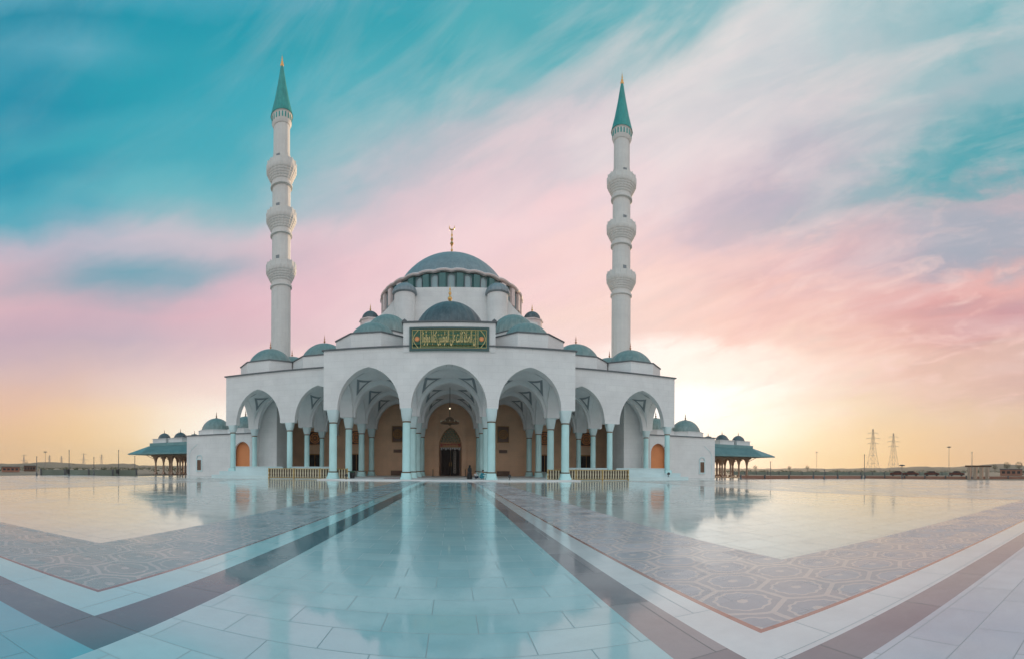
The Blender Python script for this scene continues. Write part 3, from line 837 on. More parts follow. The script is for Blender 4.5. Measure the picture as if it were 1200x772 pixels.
def pavilion(s, label):
    t = thing('pavilion', label, 'pavilion', (BX+s*60, 76, 0), 'open pavilions')
    def pp(name, bm, mat, par=None, smooth=False):
        for v in bm.verts: v.co.x = BX+s*v.co.x
        return obj(name, bm, mat, par or t, smooth)
    X0, X1, Y0, Y1 = 48.0, 62.3, 74.0, 93.0
    b = NB()
    o = 4.0
    lo = [(X0-.5, Y0-o), (X1+o, Y0-o), (X1+o, Y1+o), (X0-.5, Y1+o)]; hi = [(X0-.5, Y0-.6), (X1+.6, Y0-.6), (X1+.6, Y1+.6), (X0-.5, Y1+.6)]
    A = [b.verts.new((x, y, 4.35)) for x, y in lo]; A2 = [b.verts.new((x, y, 4.6)) for x, y in lo]; B = [b.verts.new((x, y, 6.35)) for x, y in hi]
    for i in range(4):
        j = (i+1) % 4; b.faces.new((A[i], A[j], A2[j], A2[i])); b.faces.new((A2[i], A2[j], B[j], B[i]))
    b.faces.new(B); b.faces.new(A[::-1])
    rf = pp('canopy_roof', b, 'canopy')
    b = NB()
    n = 30
    for i in range(n+1):   # standing seams on the front slope
        x = X0+(X1-X0)*i/n; tube(b, (x, Y0-.6, 6.38), (x, Y0-o, 4.63), .05, 4)
    for i in range(n+1):
        y = Y0+(Y1-Y0)*i/n; tube(b, (X1+.6, y, 6.38), (X1+o, y, 4.63), .05, 4)
    pp('roof_seam', b, 'lead', rf)
    b = NB(); box(b, X0-.5, X1+.5, Y0-.5, Y1+.5, 6.36, 7.0); pp('parapet', b, 'canopy')
    b = NB(); box(b, X0-.4, X1+.2, Y0-.3, Y1+.2, 3.95, 4.34); pp('beam', b, 'soffit')
    cy_ = Y0+2.6
    for i, x in enumerate((61.0, 56.4)):
        for y in (cy_, cy_+5.5, cy_+11):
            b = NB(); box(b, x-1.9, x+1.9, y-1.9, y+1.9, 7.001, 7.95); box(b, x-2.05, x+2.05, y-2.05, y+2.05, 7.951, 8.05); pp('dome_base', b, 'white')
            b = NB(); lathe(b, dome_prof(1.45, 8.12, 1.25), x, y, 96, ribs(12, .02), cap=False); d = pp('dome', b, 'lead3', None, True)
            b = NB(); finial(b, x, y, 9.37, .5); pp('finial', b, 'ring', d, True)
    for x in (61.9, 59.6, 57.3, 55.0, 52.7):
        for y in (74.6, 79.8, 85.0, 90.2):
            b = NB(); loft(b, [[(p[0]+x, p[1]+y, p[2]) for p in r] for r in [ring_pts(12, .36, 6, 0), ring_pts(12, .36, 6, .35), ring_pts(12, .22, 2, .5), ring_pts(12, .2, 2, 2.5)]])
            c_ = pp('column', b, 'soffit', None, True)
            b = NB(); loft(b, [[(p[0]+x, p[1]+y, p[2]) for p in r] for r in [ring_pts(12, .2, 2, 2.5), ring_pts(12, .3, 2, 2.9), ring_pts(12, .36, 3, 3.4), ring_pts(12, .6, 6, 3.94)]])
            pp('capital', b, 'soffit', c_, True)
            if x > 61 or y < 75:
                b = NB(); dx, dy = (2.8, 0) if x > 61 else (0, -2.8)
                tube(b, (x, y, 3.2), (x+dx, y+dy, 4.34), .06, 6); pp('brace', b, 'soffit', c_)
pavilion(-1, 'open colonnaded pavilion with wide teal canopy roof at the far left')
pavilion(1, 'open colonnaded pavilion with wide teal canopy roof right of the mosque')

# ------------------------------------------------------------------ railings
def railing(x0, x1, label):
    y = 54.9
    t = thing('railing', label, 'railing', ((x0+x1)/2, y, 0), 'slatted gold and white railings')
    b = NB(); box(b, x0, x1, y-.06, y+.06, 1.36, 1.46); obj('top_rail', b, 'rail_gold', t)
    b = NB(); box(b, x0, x1, y-.05, y+.05, .12, .2); obj('bottom_rail', b, 'rail_gold', t)
    b = NB(); box(b, x0, x1, y+.10, y+.13, .2, 1.36); obj('back_panel', b, 'rail_back', t)
    n = int((x1-x0)/.36)
    me = None
    for i in range(n+1):
        x = x0+(x1-x0)*i/n
        if me is None:
            b = NB(); lathe(b, [(.09, .2), (.11, .35), (.07, .5), (.11, .8), (.07, 1.1), (.09, 1.36)], x, y, 8)
            o = obj('baluster', b, 'rail_white', t, True); me = o
        else:
            o = me.copy(); COL.objects.link(o); o.parent = t; o.location = (x-x0, 0, 0)
    for k in range(4):
        x = x0+(x1-x0)*k/3; b = NB(); box(b, x-.08, x+.08, y-.08, y+.08, 0, 1.5); obj('post', b, 'rail_gold', t)
railing(-25.3, -13.9, 'gold and white baluster railing left of the entrance')
railing(12.4, 23.9, 'gold and white baluster railing right of the entrance')
b = NB()
tube(b, (25.35, 55.4, .9), (25.35, 55.4, 1.0), .05)

# ------------------------------------------------------------------ small things about the portico
def spot(x, y, z, label):
    t = thing('floodlight', label, 'floodlight', (x, y, z), 'floodlights')
    b = NB(); box(b, x-.12, x+.12, y-.1, y+.1, z, z+.05); tube(b, (x, y, z+.05), (x, y, z+.35), .04); obj('stand', b, 'black', t)
    b = NB(); tube(b, (x, y-.12, z+.5), (x, y+.18, z+.42), .2, 12, .14); obj('lamp_head', b, 'black', t)
spot(30.6, 55.4, .45, 'small black floodlight on the step at the right end of the wing')
spot(-13.2, 51.7, .14, 'small black floodlight on the portico step left of the entrance')
spot(6.9, 51.9, .14, 'small black floodlight on the portico step beside the people')
def bin_(x, y, label):
    t = thing('litter_bin', label, 'bin', (x, y, .14), 'litter bins')
    b = NB(); lathe(b, [(.32, .14), (.38, .9), (.38, .95)], x, y, 16); obj('body', b, 'black', t, True)
    b = NB(); lathe(b, [(.4, .951), (.4, 1.02), (.15, 1.15), (0, 1.16)], x, y, 16); obj('lid', b, 'signgreen', t, True)
bin_(-13.6, 56.5, 'dark litter bin with green lid inside the left portico arch')
b = NB(); box(b, -9.4, -7.0, 57, 59, .141, .16)
tag(obj('rug', b, 'rug', None, origin=(-8.2, 58, .141)), 'dark red rug on the floor inside the left portico arch', 'rug')
# stanchions by the door
for x, lb in ((-3.6, 'short dark stanchion on the floor left of the main door'), (2.2, 'short dark stanchion on the floor right of the main door')):
    t = thing('stanchion', lb, 'stanchion', (x, 76, .14), 'stanchions')
    b = NB(); lathe(b, [(.3, .14), (.3, .18), (.06, .24), (.06, 1.4)], x, 76, 12); obj('post', b, 'black', t)
    b = NB(); lathe(b, [(.06, 1.4), (.12, 1.46), (.0, 1.6)], x, 76, 10); obj('knob', b, 'gold', t)
# black display stand near the people
# chandelier
cxh, cyh = BX, 66.5; 
t = thing('chandelier', 'dark broad chandelier hanging before the main door', 'chandelier', (cxh, cyh, 14))
b = NB(); tube(b, (cxh, cyh, 9.6), (cxh, cyh, 14.2), .04); obj('chain', b, 'black', t)
b = NB(); lathe(b, [(.15, 9.6), (.4, 9.5), (.95, 9.0), (1.45, 8.75), (1.5, 8.55), (1.35, 8.5), (.3, 8.45), (0, 8.1)], cxh, cyh, 32); obj('body', b, 'ring', t, True)
for k in range(12):
    a = 2*PI*k/12
    b = NB(); tube(b, (cxh+1.42*math.cos(a), cyh+1.42*math.sin(a), 8.76), (cxh+1.42*math.cos(a), cyh+1.42*math.sin(a), 9.0), .05, 6); obj('candle', b, 'rail_white', t)
b = NB(); bmesh.ops.create_uvsphere(b, u_segments=10, v_segments=8, radius=.10, matrix=Matrix.Translation((cxh, cyh, 10.9))); obj('lamp', b, 'bulb', t, True)

# ------------------------------------------------------------------ people
def skin_body(name, verts, edges, radii, mat, parent, sub=2):
    me = bpy.data.meshes.new(name); me.from_pydata(verts, edges, []); o = bpy.data.objects.new(name, me); COL.objects.link(o)
    o.modifiers.new('s', 'SKIN')
    for v, r in zip(me.skin_vertices[0].data, radii): v.radius = (r, r) if not isinstance(r, tuple) else r
    me.skin_vertices[0].data[0].use_root = True
    m_ = o.modifiers.new('u', 'SUBSURF'); m_.levels = sub; m_.render_levels = sub
    bpy.context.view_layer.update()
    dg = bpy.context.evaluated_depsgraph_get()
    nm = bpy.data.meshes.new_from_object(o.evaluated_get(dg)); bpy.data.objects.remove(o)
    o = bpy.data.objects.new(name, nm); COL.objects.link(o)
    for p in nm.polygons: p.use_smooth = True
    nm.materials.clear(); nm.materials.append(M[mat]); 
    if parent: o.parent = parent
    return o
def person(x, y, z, rz, label, top, bottom, pose='stand', h=1.72, robe=False):
    t = thing('person', label, 'person', (x, y, z)); t.rotation_euler = (0, 0, rz)
    k = h/1.72
    if pose == 'stand':
        J = [(0, 0, .95), (0, 0, 1.15), (0, 0, 1.38), (0, -.01, 1.48), (0, -.02, 1.58), (0, -.02, 1.68),
             (.10, 0, .90), (.11, -.02, .50), (.11, 0, .08), (.12, -.14, .035), (-.10, 0, .90), (-.12, .03, .50), (-.13, .06, .08), (-.14, -.08, .035),
             (.17, 0, 1.40), (.22, 0, 1.12), (.20, -.14, .92), (.19, -.2, .85), (-.17, 0, 1.40), (-.22, .01, 1.12), (-.20, -.12, .90), (-.19, -.18, .83)]
        Ed = [(0, 1), (1, 2), (2, 3), (3, 4), (4, 5), (0, 6), (6, 7), (7, 8), (8, 9), (0, 10), (10, 11), (11, 12), (12, 13), (2, 14), (14, 15), (15, 16), (16, 17), (2, 18), (18, 19), (19, 20), (20, 21)]
    else:  # crouching
        J = [(0, .12, .34), (0, .04, .52), (0, -.08, .74), (0, -.12, .84), (0, -.15, .93), (0, -.16, 1.02),
             (.10, .08, .33), (.15, -.26, .42), (.14, -.06, .08), (.14, -.2, .035), (-.10, .08, .33), (-.15, -.22, .30), (-.14, .08, .07), (-.14, -.05, .035),
             (.17, -.08, .76), (.24, -.24, .58), (.12, -.42, .62), (.08, -.5, .64), (-.17, -.08, .76), (-.24, -.24, .58), (-.12, -.42, .62), (-.08, -.5, .64)]
        Ed = [(0, 1), (1, 2), (2, 3), (3, 4), (4, 5), (0, 6), (6, 7), (7, 8), (8, 9), (0, 10), (10, 11), (11, 12), (12, 13), (2, 14), (14, 15), (15, 16), (16, 17), (2, 18), (18, 19), (19, 20), (20, 21)]
    rad = [.13, .12, .13, .055, .09, .07, .09, .062, .045, .035, .09, .062, .045, .035, .06, .045, .034, .03, .06, .045, .034, .03]
    J = [(a*k, b_*k, c*k) for a, b_, c in J]; rad = [r*k for r in rad]
    skin_body('body', J, Ed, rad, 'skin', t)
    # clothing: slightly larger shells over torso/arms and legs
    ti = [1, 2, 14, 15, 16, 18, 19, 20, 0]; mp_ = {v: i for i, v in enumerate(ti)}
    te = [(mp_[a], mp_[b_]) for a, b_ in Ed if a in mp_ and b_ in mp_]
    skin_body('shirt', [J[i] for i in ti], te, [rad[i]*1.18 for i in ti], top, t)
    li = [0, 6, 7, 8, 10, 11, 12]; mp_ = {v: i for i, v in enumerate(li)}
    le = [(mp_[a], mp_[b_]) for a, b_ in Ed if a in mp_ and b_ in mp_]
    skin_body('trousers', [J[i] for i in li], le, [rad[i]*1.2 for i in li], bottom, t)
    hx, hy, hz = J[5]
    b = NB(); bmesh.ops.create_uvsphere(b, u_segments=14, v_segments=10, radius=.105*k, matrix=Matrix.Translation((hx, hy+.025*k, hz+.01*k)) @ Matrix.Diagonal((.9, 1.05, 1.08, 1)))
    o = obj('hair', b, 'hair', None, True); o.parent = t; 
    if robe:
        b = NB(); lathe(b, [(.34*k, .05), (.30*k, .5*k), (.24*k, 1.0*k), (.26*k, 1.35*k), (.12*k, 1.5*k), (.13*k, 1.6*k), (.12*k, 1.75*k), (0, 1.82*k)], 0, 0, 20, lambda a, r, z: 1+.05*math.sin(a*7)*(1.5-min(z, 1.5)))
        o = obj('robe', b, 'clothblack', None, True); o.parent = t
    return t
person(2.15, 55.2, .14, 0.3, 'standing person in long black robe right of the entrance', 'clothblack', 'clothblack', h=1.78, robe=True)
person(3.0, 54.6, .14, -1.2, 'crouching person in white top next to the black robed person', 'clothwhite', 'denim', 'crouch', 1.7)
person(3.7, 54.9, .14, 1.2, 'crouching person in teal shirt beside the right entrance column', 'clothteal', 'clothteal', 'crouch', 1.9)

# ------------------------------------------------------------------ paving
W = dict(joint=(.16, .17, .18))
fm_walk = floor_mat('walk_marble', (.36, .62, .66), (.46, .70, .73), (.22, .34, .36), .90, .50, .06, ior=1.9)
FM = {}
for s_, sd in ((-1, 'teal_cast'), (1, 'grey')):  # a teal (left) to neutral (right) colour cast is painted into the stones
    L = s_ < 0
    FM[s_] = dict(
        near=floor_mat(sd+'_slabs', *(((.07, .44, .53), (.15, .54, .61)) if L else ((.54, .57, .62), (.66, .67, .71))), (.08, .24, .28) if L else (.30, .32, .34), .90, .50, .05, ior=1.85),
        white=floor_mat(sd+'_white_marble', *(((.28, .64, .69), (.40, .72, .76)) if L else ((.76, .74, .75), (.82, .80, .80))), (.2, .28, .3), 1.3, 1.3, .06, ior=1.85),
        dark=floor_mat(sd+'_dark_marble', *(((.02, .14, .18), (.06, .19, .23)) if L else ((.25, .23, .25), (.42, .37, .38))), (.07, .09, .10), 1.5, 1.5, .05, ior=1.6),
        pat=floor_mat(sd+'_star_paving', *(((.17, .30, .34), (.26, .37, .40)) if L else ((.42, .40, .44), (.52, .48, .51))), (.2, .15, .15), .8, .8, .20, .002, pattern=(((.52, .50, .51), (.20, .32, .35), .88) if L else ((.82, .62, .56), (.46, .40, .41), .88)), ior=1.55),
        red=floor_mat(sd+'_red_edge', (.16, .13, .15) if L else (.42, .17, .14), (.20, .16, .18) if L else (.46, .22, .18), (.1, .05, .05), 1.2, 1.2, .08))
fm_inner = floor_mat('cream_marble', (.62, .62, .58), (.70, .70, .66), (.26, .25, .24), .9, .9, .05)
fm_outer = floor_mat('outer_marble', (.58, .54, .50), (.66, .62, .57), (.26, .25, .24), 1.6, 1.6, .16, ior=1.5)
def sheet(name, x0, x1, y0, y1, mat, z=.0, rects=None):
    b = NB()
    for (a, c, d, e) in (rects or [(x0, x1, y0, y1)]):
        v = [b.verts.new(p) for p in ((a, d, z), (c, d, z), (c, e, z), (a, e, z))]; b.faces.new(v)
    return struct(name, b, mat)
YF, YN = 52.0, -60.0
# walkway, bands, strips, patterned border, inner field: butted end to end
WL, WR = -2.6, 1.68
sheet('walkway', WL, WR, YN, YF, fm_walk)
def quarter(s, xw, xb, xs, xp, yb, ys, yp0, yp, XF):
    """s side; x of walkway edge, band edge, strip edge, pattern edge; y of band, strip, pattern near and inner near edges"""
    def rc(a, c, d, e): return (min(a, c), max(a, c), d, e)
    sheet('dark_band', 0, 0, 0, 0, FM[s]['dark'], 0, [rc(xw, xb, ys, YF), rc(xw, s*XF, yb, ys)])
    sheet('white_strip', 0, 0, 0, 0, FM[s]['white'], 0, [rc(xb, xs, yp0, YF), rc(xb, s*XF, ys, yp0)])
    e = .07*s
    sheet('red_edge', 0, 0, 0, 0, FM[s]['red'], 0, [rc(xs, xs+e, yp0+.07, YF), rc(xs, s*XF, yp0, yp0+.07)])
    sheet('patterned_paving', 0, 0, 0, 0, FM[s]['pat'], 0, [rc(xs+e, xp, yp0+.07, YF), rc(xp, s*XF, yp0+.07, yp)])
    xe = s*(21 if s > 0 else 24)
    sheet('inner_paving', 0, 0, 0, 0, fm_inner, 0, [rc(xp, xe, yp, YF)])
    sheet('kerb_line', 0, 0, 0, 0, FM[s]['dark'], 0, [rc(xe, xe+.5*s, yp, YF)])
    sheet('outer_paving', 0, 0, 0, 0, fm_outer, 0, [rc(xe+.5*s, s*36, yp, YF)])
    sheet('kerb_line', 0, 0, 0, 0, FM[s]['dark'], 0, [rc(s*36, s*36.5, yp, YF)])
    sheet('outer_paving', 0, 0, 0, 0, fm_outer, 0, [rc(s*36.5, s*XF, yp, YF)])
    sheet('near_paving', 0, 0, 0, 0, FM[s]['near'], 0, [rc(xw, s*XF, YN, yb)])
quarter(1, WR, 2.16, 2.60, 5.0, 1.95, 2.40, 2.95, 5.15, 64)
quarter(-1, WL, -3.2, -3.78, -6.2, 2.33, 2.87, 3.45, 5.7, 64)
sheet('far_paving', 0, 0, 0, 0, fm_inner, 0, [(-49, 49, YF, 100)])
# ground to the horizon
b = NB()
n = 48; rings = [60, 120, 250, 500, 1000, 2500, 9000]
vs = [[b.verts.new((r*math.cos(2*PI*i/n), 30+r*math.sin(2*PI*i/n), -.12)) for i in range(n)] for r in rings]
c0 = b.verts.new((0, 30, -.12))
for i in range(n): b.faces.new((c0, vs[0][i], vs[0][(i+1) % n]))
for A, B in zip(vs, vs[1:]):
    for i in range(n): b.faces.new((A[i], B[i], B[(i+1) % n], A[(i+1) % n]))
sand = plain('sandy_ground', (.30, .22, .16), .9, .3, .05)
struct('ground', b, sand)

# ------------------------------------------------------------------ background
def at(px, r):
    th = (px-531)/500; return Vector((r*math.sin(th), r*math.cos(th), 0))
# low hills
hill_m = plain('scrub_hill', (.20, .15, .10), .95, .45, .03)
b = NB()
from mathutils import noise as NZ
n = 260; grid = []
for i in range(n+1):
    th = -1.45+3.2*i/n; px = 531+th*500
    base = 7+ (9 if px > 1000 else 0)*min(1, max(0, (px-1000)/130)) + (5 if px < 160 else 0)
    h = base*(.75+.5*NZ.noise((th*9, 0, 0)))+1.6*NZ.noise((th*60, 3, 0))
    row = []
    for k, (r, f) in enumerate(((560, -.02), (640, .35), (760, .8), (860, 1), (1000, .8), (1400, 0))):
        d = Vector((math.sin(th), math.cos(th), 0))*r; row.append(b.verts.new((d.x, d.y, max(-.3, h*f+(1.2*NZ.noise((th*80, r, 1)) if 0 < f < 1 else 0)))))
    grid.append(row)
for A, B in zip(grid, grid[1:]):
    for k in range(5): b.faces.new((A[k], B[k], B[k+1], A[k+1]))
struct('hills', b, hill_m, True)

def pylon(px, r, h, label, wide=0):
    p = at(px, r); t = thing('pylon', label, 'pylon', p, 'power pylons')
    w0 = h*.11; th = max(.12, r*.0002)
    b = NB()
    lev = [0, .2, .38, .54, .66, .76, .84, .92, 1.0]
    def W_(f): return w0*(1-f)**1.3*(1 if f < .999 else 0)+h*.010
    c = [(-1, -1), (1, -1), (1, 1), (-1, 1)]
    for f0, f1 in zip(lev, lev[1:]):
        for q in range(4):
            a, e = c[q], c[(q+1) % 4]
            P0 = lambda s_, f: (p.x+s_[0]*W_(f), p.y+s_[1]*W_(f), f*h)
            tube(b, P0(a, f0), P0(a, f1), th*1.2, 4); tube(b, P0(a, f0), P0(e, f1), th*.7, 4); tube(b, P0(e, f0), P0(a, f1), th*.7, 4); tube(b, P0(a, f1), P0(e, f1), th*.7, 4)
    obj('tower', b, 'pylon', t)
    for f, L_ in ((.66, .13), (.78, .16), (.90, .12)) if not wide else ((.55, .35), (.95, .22)):
        b = NB(); d = Vector((math.cos((px-531)/500), -math.sin((px-531)/500), 0))
        for s in (-1, 1):
            q = p+d*(s*L_*h*(1 if not wide else .9)); tube(b, (p.x, p.y, f*h), (q.x, q.y, f*h), th, 4); tube(b, (p.x, p.y, f*h+h*.03), (q.x, q.y, f*h), th*.8, 4)
            tube(b, (q.x, q.y, f*h), (q.x, q.y, f*h-h*.03), th, 4)
        obj('crossarm', b, 'pylon', t)
pylon(1023, 540, 54, 'lattice power pylon, taller and left of the pair beyond the plaza')
pylon(1047, 600, 54, 'lattice power pylon, right of the pair beyond the plaza')
pylon(98, 1500, 50, 'hazy far pylon with wide crossarms at the left horizon', 1)
pylon(119, 1550, 48, 'hazy far pylon nearest the left pavilion')
pylon(58, 1500, 44, 'hazy far narrow pylon beside the lit lamp post on the left', 0) if False else pylon(58, 1500, 44, 'hazy far narrow pylon just right of the flat headed lamp post')
pylon(72, 1600, 44, 'hazy far pylon between two dark posts on the left')
pylon(28, 1400, 42, 'hazy far pylon nearest the left picture edge', 1)

def lamp(px, r, h, label, head=True, box_=False):
    p = at(px, r); t = thing('lamp_post' if head else 'post', label, 'lamp post' if head else 'post', p, 'posts along the plaza edge')
    b = NB(); lathe(b, [(.18, 0), (.16, .4), (.07, .5), (.055, h)], p.x, p.y, 10); obj('pole', b, 'iron', t)
    if head:
        b = NB(); lathe(b, [(.1, h-.05), (.55, h+.02), (.6, h+.14), (.2, h+.25), (0, h+.27)], p.x, p.y, 14); obj('lamp_head', b, 'iron', t, True)
    else:
        b = NB(); lathe(b, [(.09, h), (.11, h+.08), (0, h+.2)], p.x, p.y, 10); obj('cap', b, 'iron', t)
    if box_:
        b = NB(); box(b, p.x-.28, p.x+.28, p.y-.45, p.y-.08, .35, 1.15); obj('control_box', b, 'black', t)
lamp(53, 130, 6.0, 'flat headed lamp post beyond the left edge of the plaza')
lamp(43, 74, 3.2, 'thin dark post nearest the left picture edge', False)
lamp(81, 76, 4.4, 'thin dark post with a black box before the left part of the screen wall', False, True)
lamp(110, 78, 3.2, 'thin dark post without box between the two posts with boxes', False)
lamp(139, 80, 4.6, 'thin dark post with a black box near the left pavilion', False, True)
lamp(158, 84, 3.6, 'thin dark post at the eave of the left pavilion', False)
lamp(966, 72, 1.5, 'short dark post beyond the right pavilion', False)
lamp(1013, 76, 4.2, 'thin dark post left of the pair of tall pylons', False)
lamp(1057, 82, 2.4, 'low lamp post with wide head right of the tall pylons')
lamp(1139, 78, 4.8, 'thin dark post standing before the pillared shelter', False)
lamp(1112, 110, 7.5, 'tall thin lamp post left of the pillared shelter')
lamp(903, 80, 3.0, 'thin dark post under the eave of the right pavilion', False)
lamp(957, 190, 9.5, 'far thin lamp post right of the right pavilion')

def arc_wall(name, px0, px1, r, h, mat, label, cat, th=.3, extra=None):
    a, c = at(px0, r), at(px1, r); t = thing(name, label, cat, (a+c)/2)
    d = (c-a).normalized(); nn = Vector((-d.y, d.x, 0))*th
    b = NB(); v = [b.verts.new(p+Vector((0, 0, z))) for z in (-.1, h) for p in (a, c, c+nn, a+nn)]
    for f in ((3, 2, 1, 0), (4, 5, 6, 7), (0, 1, 5, 4), (1, 2, 6, 5), (2, 3, 7, 6), (3, 0, 4, 7)): b.faces.new([v[i] for i in f])
    obj('wall_panel', b, mat, t)
    L_ = (c-a).length; n = max(2, int(L_/4))
    for i in range(n+1):
        p = a+d*(L_*i/n); b = NB(); box(b, p.x-.12, p.x+.12, p.y-.12, p.y+.12, 0, h+.15); obj('post', b, 'iron', t)
    return t
arc_wall('screen_wall', 48, 160, 82, 1.0, 'screen', 'long grey green screen wall beyond the left edge of the plaza', 'wall')
arc_wall('low_wall', 868, 1010, 78, .5, 'wallred', 'low red wall beyond the plaza, right of the right pavilion', 'wall')
arc_wall('low_wall', 1014, 1300, 86, .4, 'wallred', 'low red wall behind the parked cars at the far right', 'wall')
arc_wall('screen_wall', 860, 1130, 150, 1.0, 'screen', 'far grey green screen wall on the right, behind the red wall', 'wall')
# low red building at far left
def small_building(px0, px1, r, h, mat, label, group=None):
    a, c = at(px0, r), at(px1, r); t = thing('low_building', label, 'building', (a+c)/2)
    x0, x1 = min(a.x, c.x), max(a.x, c.x); y0, y1 = min(a.y, c.y), max(a.y, c.y)
    d = (c-a); n_ = Vector((d.y, -d.x, 0)).normalized(); n_ = n_ if n_.dot(a) > 0 else -n_
    def bx(p, q, dep0, dep1, z0, z1):
        b = NB(); A = [a+d*p+n_*dep0, a+d*q+n_*dep0, a+d*q+n_*dep1, a+d*p+n_*dep1]
        v = [b.verts.new(k_+Vector((0, 0, z))) for z in (z0, z1) for k_ in A]
        for f in ((3, 2, 1, 0), (4, 5, 6, 7), (0, 1, 5, 4), (1, 2, 6, 5), (2, 3, 7, 6), (3, 0, 4, 7)): b.faces.new([v[i] for i in f])
        return b
    obj('wall', bx(0, 1, 0, 6, 0, h), mat, t); obj('roof', bx(-.03, 1.03, -.3, 6.3, h+.002, h+.2), 'cornice', t)
    for k_ in range(4): obj('window', bx(.08+.23*k_, .22+.23*k_, -.03, -.002, h*.35, h*.75), 'glass', t)
small_building(2, 23, 130, 1.5, 'wallred', 'low red building at the left picture edge')
small_building(28, 42, 150, 1.9, 'brown', 'low dark brown building between the red building and the posts')
small_building(1172, 1198, 130, 1.9, 'wallred', 'low building with dark windows at the far right')
# pillared shelter
p0 = at(1136, 79); p1 = at(1157, 79)
t = thing('shelter', 'shelter of four pale pillars under a dark beam at the far right', 'shelter', (p0+p1)/2)
for k in range(4):
    p = p0+(p1-p0)*k/3; b = NB(); box(b, p.x-.3, p.x+.3, p.y-.3, p.y+.3, 0, 2.2); obj('pillar', b, 'soffit', t)
b = NB(); d = (p1-p0).normalized(); q0, q1 = p0-d*.8, p1+d*.8; tube(b, q0+Vector((0, 0, 2.35)), q1+Vector((0, 0, 2.35)), .16, 4); obj('beam', b, 'brown', t)
# parked cars
def car(px, r, label, rz):
    p = at(px, r); t = thing('parked_car', label, 'car', p, 'cars parked beyond the plaza'); t.rotation_euler = (0, 0, rz)
    prof = [(-2.1, .35), (-2.15, .75), (-1.9, .92), (-1.2, .98), (-.7, 1.40), (.7, 1.42), (1.25, .98), (2.0, .85), (2.15, .6), (2.1, .35)]
    b = NB(); A = [b.verts.new((x, -.85, z)) for x, z in prof]; B = [b.verts.new((x, .85, z)) for x, z in prof]
    b.faces.new(A); b.faces.new(B[::-1])
    for i in range(len(prof)): j = (i+1) % len(prof); b.faces.new((A[i], A[j], B[j], B[i]))
    o = obj('body', b, 'carred'); o.parent = t
    for s in (-1, 1):
        b = NB(); y = s*.86
        v = [b.verts.new(q) for q in ((-1.05, y, 1.0), (1.08, y, 1.0), (.62, y, 1.34), (-.62, y, 1.33))]; v2 = [b.verts.new(q.co+Vector((0, s*.01, 0))) for q in v]
        b.faces.new(v); b.faces.new(v2[::-1])
        for i in range(4): b.faces.new((v[i], v[(i+1) % 4], v2[(i+1) % 4], v2[i]))
        o = obj('window', b, 'glass'); o.parent = t
        for x in (-1.35, 1.35):
            b = NB(); tube(b, (x, s*.7, .33), (x, s*.9, .33), .33, 16); o = obj('wheel', b, 'black'); o.parent = t
for px, lb in ((1052, 'dark red car, leftmost of the parked cars'), (1068, 'dark red car, second from left of the parked cars'), (1092, 'dark red car, third from left of the parked cars'), (1121, 'dark red car nearest the pillared shelter')):
    car(px, 118+random.random()*4, lb, -(px-531)/500+random.uniform(-.1, .1))
# trees and scrub
def foliage(bm, c, rx, rz_, n, s):
    for _ in range(n):
        while True:
            v = Vector((random.uniform(-1, 1), random.uniform(-1, 1), random.uniform(-1, 1)))
            if v.length < 1 and NZ.noise(v*2.2+Vector(c)) > -.25: break
        q = Vector((c[0]+v.x*rx, c[1]+v.y*rx, c[2]+v.z*rz_)); m_ = Matrix.Rotation(random.random()*6.3, 3, Vector((random.random()-.5, random.random()-.5, random.random()-.5)).normalized())
        k = s*random.uniform(.6, 1.3); vs_ = [bm.verts.new(q+m_@Vector(a)*k) for a in ((-1, 0, 0), (0, -.5, .1), (1, 0, 0), (0, .5, -.1))]; bm.faces.new(vs_)
def tree(px, r, h, label):
    p = at(px, r); t = thing('tree', label, 'tree', p, 'far trees')
    b = NB(); tube(b, p, p+Vector((.1, 0, h*.55)), h*.035, 7, h*.02)
    for k in range(4):
        a = k*1.6; tube(b, p+Vector((.05, 0, h*.4)), p+Vector((h*.22*math.cos(a), h*.22*math.sin(a), h*.72)), h*.016, 5, h*.006)
    obj('trunk', b, 'bark', t)
    b = NB(); foliage(b, (p.x, p.y, h*.68), h*.36, h*.32, 420, h*.035); obj('crown', b, 'leaf', t)
spots = [(1166, 300, 6.5, 'leafy tree on the slope just right of the pillared shelter'), (1180, 280, 7.5, 'leafy tree above the low building at the far right'),
         (1194, 320, 8.5, 'leafy tree at the right picture edge'), (925, 420, 6, 'far bushy tree right of the right pavilion eave'), (946, 440, 6.5, 'far bushy tree between the pavilion and the short dark post'),
         (885, 380, 6, 'far bushy tree seen below the right pavilion canopy'), (86, 700, 8, 'far hazy tree behind the black box post on the left'), (31, 900, 13, 'far hazy tree nearest the left picture edge')]
for s_ in spots: tree(*s_)
b = NB()
for i in range(520):
    px = random.choice((random.uniform(-60, 215), random.uniform(845, 1230))); r = random.uniform(160, 520); p = at(px, r); s_ = random.uniform(.6, 1.7)
    foliage(b, (p.x, p.y, s_*.5), s_*1.5, s_*.8, 26, .35)
tag(obj('scrub', b, 'leaf'), 'low desert scrub scattered between the plaza and the hills', 'scrub', None, 'stuff')

m = bpy.data.materials.new('haze'); m.use_nodes = True; tt = m.node_tree; tt.nodes.clear()
pv = nd(tt, 'ShaderNodeVolumePrincipled'); pv.inputs['Color'].default_value = (1, .93, .86, 1); pv.inputs['Density'].default_value = .00022; pv.inputs['Anisotropy'].default_value = .2
oo = nd(tt, 'ShaderNodeOutputMaterial'); tt.links.new(pv.outputs[0], oo.inputs['Volume']); M['haze'] = m
b = NB(); box(b, -1750, 1750, -300, 1750, -1.2, 95)
HZ = obj('haze', b, 'haze'); HZ['kind'] = 'stuff'
